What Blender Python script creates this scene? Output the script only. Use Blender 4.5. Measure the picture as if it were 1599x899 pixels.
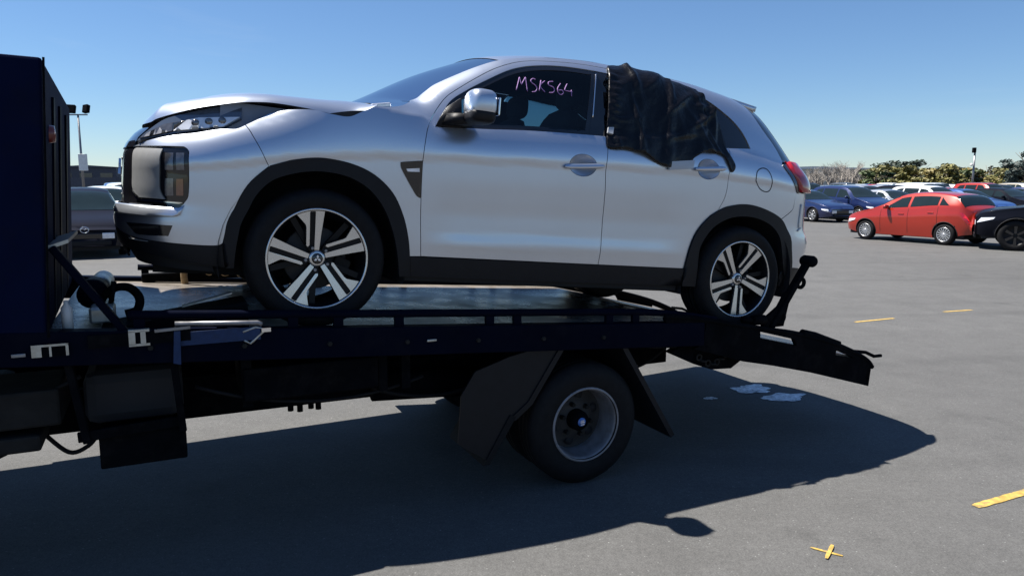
import bpy, bmesh, math, random
from mathutils import Vector, Matrix
from mathutils.geometry import delaunay_2d_cdt
R=math.radians
for o in list(bpy.data.objects): bpy.data.objects.remove(o)
sc=bpy.context.scene
COL=sc.collection
# ------------------------------------------------------------------ camera
cd=bpy.data.cameras.new('camera');cam=bpy.data.objects.new('camera',cd);COL.objects.link(cam)
cd.sensor_width=36;cd.lens=26.18;cd.clip_start=.05;cd.clip_end=6000
cam.location=(0,0,1.72);cam.rotation_euler=(R(90-8.0),0,0);sc.camera=cam
# ------------------------------------------------------------------ sky, sun, exposure
SUN=Vector((-.445,.12,.887)).normalized()
world=bpy.data.worlds.new('World');sc.world=world;world.use_nodes=True
wt=world.node_tree;wt.nodes.clear()
sky=wt.nodes.new('ShaderNodeTexSky');sky.sky_type='NISHITA';sky.sun_disc=False
sky.sun_elevation=math.asin(SUN.z);sky.sun_rotation=math.atan2(SUN.x,SUN.y)
sky.altitude=0;sky.air_density=1.0;sky.dust_density=0.;sky.ozone_density=10.
bg=wt.nodes.new('ShaderNodeBackground');bg.inputs[1].default_value=.053
wo=wt.nodes.new('ShaderNodeOutputWorld')
# thin high cloud: faint streaks all round the sky
tcw=wt.nodes.new('ShaderNodeTexCoord');mpw=wt.nodes.new('ShaderNodeMapping');mpw.inputs['Scale'].default_value=(2.2,2.2,11);mpw.inputs['Rotation'].default_value=(.12,.08,.6)
nw=wt.nodes.new('ShaderNodeTexNoise');nw.inputs['Scale'].default_value=1.5;nw.inputs['Detail'].default_value=7;nw.inputs['Roughness'].default_value=.6;nw.inputs['Distortion'].default_value=.8
rw_=wt.nodes.new('ShaderNodeMapRange');rw_.inputs[1].default_value=.62;rw_.inputs[2].default_value=.85;rw_.inputs[3].default_value=0;rw_.inputs[4].default_value=.09
mw=wt.nodes.new('ShaderNodeMix');mw.data_type='RGBA';mw.inputs[7].default_value=(6.5,7.0,7.6,1)
wt.links.new(tcw.outputs['Generated'],mpw.inputs[0]);wt.links.new(mpw.outputs[0],nw.inputs['Vector']);wt.links.new(nw.outputs[0],rw_.inputs[0]);wt.links.new(rw_.outputs[0],mw.inputs[0]);wt.links.new(sky.outputs[0],mw.inputs[6]);wt.links.new(mw.outputs[2],bg.inputs[0])
wt.links.new(bg.outputs[0],wo.inputs[0])
sl=bpy.data.lights.new('sun','SUN');sl.energy=5.0;sl.angle=R(.53);sl.color=(1,.95,.87)
so=bpy.data.objects.new('sun',sl);COL.objects.link(so);so.rotation_euler=SUN.to_track_quat('Z','Y').to_euler()
sc.view_settings.view_transform='Standard';sc.view_settings.look='None';sc.view_settings.exposure=1.2;sc.view_settings.gamma=1
sc.cycles.max_bounces=8;sc.cycles.transparent_max_bounces=12;sc.cycles.caustics_reflective=False;sc.cycles.caustics_refractive=False
sc.cycles.sample_clamp_indirect=6
# ------------------------------------------------------------------ materials
M={}
def mat(name,col,rough=.5,metal=0.,coat=0.,var=.12,scale=6.,bump=0.,bscale=80.,spec=.5,rvar=.0,alpha=1.,emit=0.,crough=.03,dirt=None):
    m=bpy.data.materials.new(name);m.use_nodes=True;nt=m.node_tree;b=nt.nodes['Principled BSDF']
    b.inputs['Metallic'].default_value=metal;b.inputs['Roughness'].default_value=rough
    b.inputs['Coat Weight'].default_value=coat;b.inputs['Coat Roughness'].default_value=crough
    b.inputs['Specular IOR Level'].default_value=spec
    tc=nt.nodes.new('ShaderNodeTexCoord');n=nt.nodes.new('ShaderNodeTexNoise')
    n.inputs['Scale'].default_value=scale;n.inputs['Detail'].default_value=5
    nt.links.new(tc.outputs['Object'],n.inputs['Vector'])
    r=nt.nodes.new('ShaderNodeMapRange');r.inputs[1].default_value=.3;r.inputs[2].default_value=.7
    r.inputs[3].default_value=1-var;r.inputs[4].default_value=1+var;nt.links.new(n.outputs[0],r.inputs[0])
    mx=nt.nodes.new('ShaderNodeMix');mx.data_type='RGBA';mx.blend_type='MULTIPLY';mx.inputs[0].default_value=1
    mx.inputs[6].default_value=(*col,1);nt.links.new(r.outputs[0],mx.inputs[7])
    last=mx.outputs[2]
    if dirt:
        n3=nt.nodes.new('ShaderNodeTexNoise');n3.inputs['Scale'].default_value=dirt[1];n3.inputs['Detail'].default_value=8;n3.inputs['Roughness'].default_value=.7
        nt.links.new(tc.outputs['Object'],n3.inputs['Vector'])
        r3=nt.nodes.new('ShaderNodeMapRange');r3.inputs[1].default_value=.5;r3.inputs[2].default_value=.72;r3.inputs[3].default_value=0;r3.inputs[4].default_value=dirt[2]
        nt.links.new(n3.outputs[0],r3.inputs[0])
        m3=nt.nodes.new('ShaderNodeMix');m3.data_type='RGBA';nt.links.new(r3.outputs[0],m3.inputs[0]);nt.links.new(last,m3.inputs[6]);m3.inputs[7].default_value=(*dirt[0],1)
        last=m3.outputs[2]
    nt.links.new(last,b.inputs['Base Color'])
    if rvar:
        r2=nt.nodes.new('ShaderNodeMapRange');r2.inputs[1].default_value=.3;r2.inputs[2].default_value=.7
        r2.inputs[3].default_value=max(.02,rough-rvar);r2.inputs[4].default_value=rough+rvar
        nt.links.new(n.outputs[0],r2.inputs[0]);nt.links.new(r2.outputs[0],b.inputs['Roughness'])
    if bump:
        n2=nt.nodes.new('ShaderNodeTexNoise');n2.inputs['Scale'].default_value=bscale;n2.inputs['Detail'].default_value=3
        nt.links.new(tc.outputs['Object'],n2.inputs['Vector'])
        bp=nt.nodes.new('ShaderNodeBump');bp.inputs['Strength'].default_value=bump;bp.inputs['Distance'].default_value=.01
        nt.links.new(n2.outputs[0],bp.inputs['Height']);nt.links.new(bp.outputs[0],b.inputs['Normal'])
    if emit: b.inputs['Emission Color'].default_value=(*col,1);b.inputs['Emission Strength'].default_value=emit
    M[name]=m;return m
def glass(name,tint,rough=.0,ior=1.5):
    m=bpy.data.materials.new(name);m.use_nodes=True;nt=m.node_tree;nt.nodes.clear()
    o=nt.nodes.new('ShaderNodeOutputMaterial');mx=nt.nodes.new('ShaderNodeMixShader');t=nt.nodes.new('ShaderNodeBsdfTransparent');g=nt.nodes.new('ShaderNodeBsdfGlossy')
    f=nt.nodes.new('ShaderNodeFresnel');f.inputs[0].default_value=ior
    n=nt.nodes.new('ShaderNodeTexNoise');n.inputs['Scale'].default_value=3
    r=nt.nodes.new('ShaderNodeMapRange');r.inputs[3].default_value=rough;r.inputs[4].default_value=rough+.03;nt.links.new(n.outputs[0],r.inputs[0]);nt.links.new(r.outputs[0],g.inputs['Roughness'])
    t.inputs[0].default_value=(*tint,1)
    nt.links.new(f.outputs[0],mx.inputs[0]);nt.links.new(t.outputs[0],mx.inputs[1]);nt.links.new(g.outputs[0],mx.inputs[2]);nt.links.new(mx.outputs[0],o.inputs[0])
    M[name]=m;return m
mat('silver',(.56,.60,.67),.32,.88,.8,.02,3,crough=.05)
mat('black_plastic',(.008,.0085,.011),.5,0,0,.15,20,.12,300,spec=.22)
mat('gloss_black',(.008,.008,.01),.12,0,.6,.05)
mat('shell_dark',(.012,.012,.014),.8)
mat('cabin',(.018,.018,.02),.7,bump=.1)
mat('seat_fabric',(.02,.02,.024),.85,bump=.2,bscale=200)
mat('rubber',(.007,.007,.008),.72,0,0,.25,30,.15,120,spec=.2)
mat('alloy',(.62,.62,.62),.24,.9,.3,.03)
mat('alloy_dark',(.005,.0055,.007),.45,0,0,spec=.2)
mat('steel',(.22,.22,.23),.42,.8,0,.2,20,rvar=.1)
mat('chrome',(.75,.76,.78),.12,1,0,.03)
mat('satin_chrome',(.33,.335,.34),.45,.35,0,.04,40)
mat('lens_clear',(.78,.80,.84),.12,.2,1,.15,25)
mat('lens_cell',(.14,.14,.15),.15,.5,1,.25,60)
mat('lens_amber',(.22,.11,.07),.15,.3,1,.15,60)
mat('lens_red',(.35,.012,.02),.12,0,1,.2,30)
mat('plastic_sheet',(.003,.003,.0045),.33,0,0,.2,8,.5,28,spec=.28)
mat('rim_grey',(.20,.20,.215),.5,.3,0,.25,14,dirt=((.10,.085,.07),9,.6))
mat('inner_paint',(.20,.235,.31),.6,.2)
mat('lamp_slate',(.09,.115,.16),.15,.2,1)
mat('tape',(.42,.44,.47),.4,.1,0,.05)
mat('marker_ink',(.30,.16,.40),.6,0,0,.2,60)
mat('marker_pink',(.5,.10,.16),.6)
mat('badge_white',(.8,.8,.82),.3,.6)
mat('badge_blue',(.05,.15,.45),.3,0,.5,.4,80)
glass('glass_tint',(.27,.40,.46))
glass('glass_shield',(.42,.55,.62))
mat('locker_navy',(.004,.007,.027),.5,0,0,.15,4,spec=.12,dirt=((.010,.010,.016),7,.4))
mat('truck_navy',(.0025,.0038,.011),.5,0,0,.15,4,rvar=.08,spec=.12,dirt=((.010,.010,.015),7,.5))
mat('truck_black',(.004,.0045,.006),.6,0,0,.25,10,.15,60,spec=.12,dirt=((.02,.018,.017),9,.5))
mat('frame_grime',(.014,.013,.012),.8,0,0,.4,12,.3,40,spec=.25)
mat('galv',(.45,.44,.40),.45,.8,0,.25,25,rvar=.1)
mat('strap_blue',(.008,.026,.085),.75,0,0,.15,40,.2,300)
mat('chain_rust',(.30,.22,.13),.6,.6,0,.35,40)
mat('white_paint',(.70,.70,.68),.45,0,0,.1)
mat('lamp_orange',(.16,.02,.015),.3,0,.3)
mat('road_yellow',(.42,.28,.06),.75,0,0,.35,18,.2,200,dirt=((.08,.08,.08),28,.95))
mat('spill_white',(.80,.80,.80),.8,0,0,.35,30,dirt=((.08,.08,.08),14,.9))
mat('deck_plate',(.20,.178,.155),.30,.1,0,.22,5,.25,90,rvar=.12,dirt=((.05,.045,.04),4,.7))
for n in ('locker_navy','truck_navy','truck_black'): M[n].node_tree.nodes['Principled BSDF'].inputs['IOR'].default_value=1.15;M[n].node_tree.nodes['Principled BSDF'].inputs['Roughness'].default_value=.7
# ------------------------------------------------------------------ builders
def link(o,parent=None,label=None,cat=None,group=None,kind=None):
    COL.objects.link(o)
    if parent: o.parent=parent
    if label: o['label']=label
    if cat: o['category']=cat
    if group: o['group']=group
    if kind: o['kind']=kind
    return o
def empty(name,loc=(0,0,0),rot=(0,0,0),parent=None,**k):
    o=bpy.data.objects.new(name,None);o.empty_display_size=.2;o.location=loc;o.rotation_euler=rot
    return link(o,parent,**k)
def mk(name,v,f,m,parent=None,smooth=False,bev=0,**k):
    me=bpy.data.meshes.new(name);me.from_pydata([tuple(p) for p in v],[],f);me.validate();me.update()
    if isinstance(m,str): m=M[m]
    me.materials.append(m)
    if smooth: me.shade_smooth()
    o=bpy.data.objects.new(name,me);link(o,parent,**k)
    if bev:
        b=o.modifiers.new('bevel','BEVEL');b.width=bev;b.segments=2;b.limit_method='ANGLE';b.angle_limit=R(40)
    return o
def box(a,b):
    (x0,y0,z0),(x1,y1,z1)=a,b
    return [(x0,y0,z0),(x1,y0,z0),(x1,y1,z0),(x0,y1,z0),(x0,y0,z1),(x1,y0,z1),(x1,y1,z1),(x0,y1,z1)],[(0,3,2,1),(4,5,6,7),(0,1,5,4),(1,2,6,5),(2,3,7,6),(3,0,4,7)]
def hexa(b4,t4):
    return list(b4)+list(t4),[(0,3,2,1),(4,5,6,7),(0,1,5,4),(1,2,6,5),(2,3,7,6),(3,0,4,7)]
def prism(poly,y0,y1):
    """polygon in (x,z) extruded along y"""
    n=len(poly);v=[(x,y0,z) for x,z in poly]+[(x,y1,z) for x,z in poly]
    f=[tuple(range(n)),tuple(range(2*n-1,n-1,-1))]+[((i+1)%n,i,n+i,n+(i+1)%n) for i in range(n)]
    return v,f
def tube(path,r,n=8,cap=True,closed=False):
    P=[Vector(p) for p in path];v=[];f=[];up=None
    for i,p in enumerate(P):
        a=P[i-1] if (i or closed) else p;b=P[(i+1)%len(P)] if (i<len(P)-1 or closed) else p
        t=(b-a).normalized()
        if up is None: up=t.orthogonal().normalized()
        up=(up-t*up.dot(t)).normalized();s=t.cross(up)
        rr=r[i] if isinstance(r,(list,tuple)) else r
        v+=[p+(up*math.cos(2*math.pi*k/n)+s*math.sin(2*math.pi*k/n))*rr for k in range(n)]
    m=len(P)
    for i in range(m if closed else m-1):
        j=(i+1)%m
        for k in range(n): f.append((i*n+k,i*n+(k+1)%n,j*n+(k+1)%n,j*n+k))
    if cap and not closed: f+=[tuple(range(n))[::-1],tuple(range((m-1)*n,m*n))]
    return v,f
def lathe(prof,n=48,closed=False):
    """profile (r,y) turned round the y axis"""
    v=[];f=[];m=len(prof)
    for k in range(n):
        a=2*math.pi*k/n
        v+=[(r*math.cos(a),y,r*math.sin(a)) for r,y in prof]
    for k in range(n):
        q=(k+1)%n
        for i in range(m if closed else m-1):
            j=(i+1)%m;f.append((k*m+i,k*m+j,q*m+j,q*m+i))
    return v,f
def join(*parts):
    v=[];f=[]
    for a,b in parts:
        n=len(v);v+=list(a);f+=[tuple(i+n for i in q) for q in b]
    return v,f
def xf(vf,mx): return [mx@Vector(p) for p in vf[0]],vf[1]
def grid(fn,nu,nv):
    v=[fn(i/nu,j/nv) for i in range(nu+1) for j in range(nv+1)]
    f=[(i*(nv+1)+j,(i+1)*(nv+1)+j,(i+1)*(nv+1)+j+1,i*(nv+1)+j+1) for i in range(nu) for j in range(nv)]
    return v,f
def bar(a,b,w,h,up=(0,0,1)):
    """rectangular bar from a to b"""
    a,b=Vector(a),Vector(b);t=(b-a).normalized();s=t.cross(Vector(up)).normalized();u=s.cross(t)
    q=lambda p:[p-s*w/2-u*h/2,p+s*w/2-u*h/2,p+s*w/2+u*h/2,p-s*w/2+u*h/2]
    return q(a)+q(b),[(0,1,2,3),(7,6,5,4),(0,4,5,1),(1,5,6,2),(2,6,7,3),(3,7,4,0)]
def copy_tree(o,parent=None):
    c=o.copy();COL.objects.link(c)
    if parent: c.parent=parent
    for ch in list(o.children): copy_tree(ch,c)
    return c
def dense(segs,step=.035):
    out=[]
    for s in segs:
        q=[]
        if len(s)==2:
            n=max(1,int(math.dist(*s)/step));q=[tuple(a+(b-a)*i/n for a,b in zip(*s)) for i in range(n+1)]
        else: q=crom(s,5)
        for p in q:
            if not out or math.dist(p,out[-1])>.002: out.append(tuple(p))
    if math.dist(out[0],out[-1])<.002: out.pop()
    return out
def area(P): return .5*sum(a[0]*b[1]-b[0]*a[1] for a,b in zip(P,P[1:]+P[:1]))
def shrunk(P,d):
    if area(P)<0: P=P[::-1]
    n=len(P);out=[]
    for i in range(n):
        a,b,c=P[i-1],P[i],P[(i+1)%n]
        e1=(Vector(b)-Vector(a)).normalized();e2=(Vector(c)-Vector(b)).normalized()
        m=Vector((-(e1.y+e2.y),e1.x+e2.x))
        if m.length<.05: m=Vector((-e1.y,e1.x))
        m.normalize();k=max(.5,abs(m.dot(Vector((-e1.y,e1.x)))))
        out.append((b[0]+m.x*d/k,b[1]+m.y*d/k))
    return out
def inside(P,x,y):
    r=False;n=len(P)
    for i in range(n):
        (x1,y1),(x2,y2)=P[i],P[i-1]
        if (y1>y)!=(y2>y) and x<(x2-x1)*(y-y1)/(y2-y1)+x1: r=not r
    return r
def segd(P,x,y):
    best=9.;n=len(P)
    for i in range(n):
        ax,ay=P[i-1];bx,by=P[i];dx,dy=bx-ax,by-ay;l=dx*dx+dy*dy or 1e-9
        t=max(0,min(1,((x-ax)*dx+(y-ay)*dy)/l));best=min(best,(x-ax-t*dx)**2+(y-ay-t*dy)**2)
    return math.sqrt(best)
def panel(name,poly,m,parent,fn,nfn,off=0.,step=.05,gap=.0015,rim=.014,holes=(),disp=None,fine=0,**k):
    """skin patch: a polygon in the (u,z) of a surface, with analytic normals and a turned-in edge"""
    if fine:
        q=[]
        for a,b in zip(poly,poly[1:]+poly[:1]):
            n=max(1,int(math.ceil(math.dist(a,b)/fine)));q+=[(a[0]+(b[0]-a[0])*i/n,a[1]+(b[1]-a[1])*i/n) for i in range(n)]
        poly=q
    P=shrunk(poly,gap) if gap else (poly if area(poly)>0 else poly[::-1])
    H=[shrunk(h,-gap) if gap else h for h in holes]
    pts=[Vector(p) for p in P];faces=[list(range(len(P)))]
    for h in H:
        s=len(pts);h=h if area(h)<0 else h[::-1];pts+=[Vector(p) for p in h];faces.append(list(range(s,s+len(h))))
    x0=min(p[0] for p in P);x1=max(p[0] for p in P);y0=min(p[1] for p in P);y1=max(p[1] for p in P)
    nx=int((x1-x0)/step)+1;ny=int((y1-y0)/step)+1
    for i in range(1,nx+1):
        for j in range(1,ny+1):
            x=x0+(i-.5)*(x1-x0)/nx;y=y0+(j-.5)*(y1-y0)/ny
            if inside(P,x,y) and segd(P,x,y)>.3*step and all(not inside(h,x,y) and segd(h,x,y)>.3*step for h in H): pts.append(Vector((x,y)))
    if fine:
        for d in (.006,.014):
            for p in shrunk(P,d):
                if inside(P,*p) and segd(P,*p)>d*.7 and all(not inside(h,*p) and segd(h,*p)>.005 for h in H): pts.append(Vector(p))
    r=delaunay_2d_cdt(pts,[],faces,0,1e-6)
    uv=r[0];F=[]
    for f in r[2]:
        cx=sum(uv[i].x for i in f)/len(f);cy=sum(uv[i].y for i in f)/len(f)
        if inside(P,cx,cy) and not any(inside(h,cx,cy) for h in H): F.append(tuple(f))
    V=[];N=[]
    for p in uv:
        s=Vector(fn(p.x,p.y));n=Vector(nfn(p.x,p.y));V.append(s+n*(off+(disp(p.x,p.y) if disp else 0)));N.append(n)
    # orient faces along the normals
    G=[]
    for f in F:
        if len(f)<3: continue
        c=(V[f[1]]-V[f[0]]).cross(V[f[2]]-V[f[0]])
        if c.length<1e-12: continue
        G.append(f if c.dot(N[f[0]])>0 else f[::-1])
    nm=len(G)
    if rim:
        cnt={}
        for f in G:
            for a,b in zip(f,f[1:]+f[:1]): cnt[(a,b)]=cnt.get((a,b),0)+1
        bd=[e for e in cnt if (e[1],e[0]) not in cnt];mp={}
        for a,b in bd:
            for q in (a,b):
                if q not in mp: mp[q]=len(V);V.append(V[q]-N[q]*rim)
            G.append((b,a,mp[a],mp[b]))
    me=bpy.data.meshes.new(name);me.from_pydata([tuple(p) for p in V],[],G);me.update()
    me.materials.append(M[m] if isinstance(m,str) else m);me.shade_smooth()
    if not disp:
        ln=[]
        for pi,pl in enumerate(me.polygons):
            for vi in pl.vertices: ln.append(tuple(N[vi]) if pi<nm else tuple(pl.normal))
        me.normals_split_custom_set(ln)
    o=bpy.data.objects.new(name,me);link(o,parent,**k);return o
def pchip(xs,ys):
    n=len(xs);h=[xs[i+1]-xs[i] for i in range(n-1)];dl=[(ys[i+1]-ys[i])/h[i] for i in range(n-1)]
    m=[0.]*n;m[0]=dl[0];m[-1]=dl[-1]
    for i in range(1,n-1):
        if dl[i-1]*dl[i]>0:
            w1=2*h[i]+h[i-1];w2=h[i]+2*h[i-1];m[i]=(w1+w2)/(w1/dl[i-1]+w2/dl[i])
    def f(x):
        if x<=xs[0]: return ys[0]+m[0]*(x-xs[0])
        if x>=xs[-1]: return ys[-1]+m[-1]*(x-xs[-1])
        lo,hi=0,n-1
        while hi-lo>1:
            k=(lo+hi)//2
            if xs[k]<=x: lo=k
            else: hi=k
        t=(x-xs[lo])/h[lo];a=t*t*(3-2*t)
        return ys[lo]*(1-a)+ys[lo+1]*a+h[lo]*(t*(1-t)**2*m[lo]-t*t*(1-t)*m[lo+1])
    return f
def crom(pts,n=8):
    """points on a Catmull-Rom curve through pts (open)"""
    out=[];P=[pts[0]]+list(pts)+[pts[-1]]
    for i in range(1,len(P)-2):
        p0,p1,p2,p3=P[i-1],P[i],P[i+1],P[i+2]
        for k in range(n):
            t=k/n
            out.append(tuple(.5*(2*b+(c-a)*t+(2*a-5*b+4*c-d)*t*t+(3*b-a-3*c+d)*t**3) for a,b,c,d in zip(p0,p1,p2,p3)))
    out.append(tuple(pts[-1]));return out
def smooth(a,b,x):
    t=min(1,max(0,(x-a)/(b-a)));return t*t*(3-2*t)
# plan outline of the near half of the body, from front centre to rear centre
PLAN=crom([(-.875,0),(-.868,.30),(-.845,.50),(-.79,.66),(-.69,.775),(-.53,.845),(-.30,.885),(0,.90),(.6,.905),(1.4,.907),(2.3,.905),(2.67,.90),(2.95,.88),(3.17,.84),(3.33,.76),(3.43,.62),(3.48,.40),(3.50,0)],12)
_u=[0.]
for a,b in zip(PLAN,PLAN[1:]): _u.append(_u[-1]+math.dist(a,b))
_k=min(range(len(PLAN)),key=lambda i:abs(PLAN[i][0]));_u0=_u[_k]-PLAN[_k][0]
_u=[v-_u0 for v in _u]
UMIN,UMAX=_u[0],_u[-1]
PX=pchip(_u,[p[0] for p in PLAN]);PY=pchip(_u,[p[1] for p in PLAN])
ZB=pchip([-1.5,-.9,-.62,-.36,-.09,.25,.45,.6,.8,1.0,1.56,2.4,2.75,3.1,3.4,4.2],[.84,.84,.86,.94,1.03,1.10,1.09,1.055,1.06,1.072,1.11,1.14,1.13,1.09,1.06,1.05])
ZT=pchip([-1.5,-.5,-.2,.1,.3,.47,.6,.75,.87,1.0,1.2,1.4,1.6,2.0,2.4,2.7,2.95,3.2,4.2],[.95,1.03,1.12,1.155,1.17,1.182,1.282,1.37,1.432,1.484,1.526,1.55,1.562,1.556,1.538,1.52,1.505,1.48,1.46])
XF=pchip([.15,.24,.33,.40,.46,.52,.56,.62,.75,.83,.88,.93,1.0],[-.76,-.83,-.88,-.905,-.915,-.90,-.888,-.892,-.892,-.87,-.835,-.77,-.62])
XR=pchip([.15,.3,.40,.47,.595,.625,.70,.9,1.02,1.10,1.2,1.3,1.45,1.55],[3.38,3.44,3.49,3.52,3.545,3.535,3.485,3.46,3.42,3.36,3.26,3.16,3.01,2.92])
DL=pchip([.15,.24,.30,.37,.42,.455,.47,.50,.53,.60,.70,.80,.86,.89,.915,.93],[.075,.05,.04,.030,.024,.0195,.020,.0225,.0245,.0245,.018,.0115,.0098,.0090,.0052,.004])
DN=pchip([.15,.24,.30,.37,.50,.60,.70,.80,.86,.89,.915,.93],[.075,.05,.04,.030,.023,.020,.0155,.0115,.0098,.0090,.0052,.004])
QW=pchip([-1.5,-.9,-.5,-.1,.4,.8,1.56,2.4,3.1,4.2],[.70,.705,.755,.835,.895,.918,.962,.992,.975,.96])
def inset(u,z):
    zb=ZB(u);zt=ZT(u)
    led=smooth(.45,.75,u)*(1-smooth(2.0,2.3,u))
    q=QW(u);hh=zb-q   # waist: widest line
    if z<=q:
        zz=.93+(z-q) if z>q-.05 else .15+(z-.15)*(.88-.15)/(q-.05-.15)
        return DL(zz)*led+DN(zz)*(1-led)
    if z<=zb:
        t=(z-q)/hh
        return .004+.040*t**1.8
    s=(z-zb)/max(.02,zt-zb)
    g=smooth(.1,.6,u)
    a=.150*g+.004*(1-g);b=.075*g+.07*(1-g)
    return .044+(.040*1.8/hh)*(z-zb)*math.exp(-(12*g+.6*(1-g))*s)+a*s**1.05+b*max(0,s)**(9*g+3.5*(1-g))
def S(u,z):
    """near-side skin of the car body, car coordinates"""
    x=PX(u);y=PY(u)
    if x<0: x=x*(XF(z)/-.875)
    elif x>2.3: x=2.3+(x-2.3)*(XR(z)-2.3)/1.2
    return (x,-y*(1-inset(u,z)/.905),z)
def Sn(u,z,e=.004):
    a=S(u+e,z);b=S(u-e,z);c=S(u,z+e);d=S(u,z-e)
    p=[i-j for i,j in zip(a,b)];q=[i-j for i,j in zip(c,d)]
    n=(p[1]*q[2]-p[2]*q[1],p[2]*q[0]-p[0]*q[2],p[0]*q[1]-p[1]*q[0])
    l=math.sqrt(sum(i*i for i in n)) or 1
    return tuple(i/l for i in n)
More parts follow.
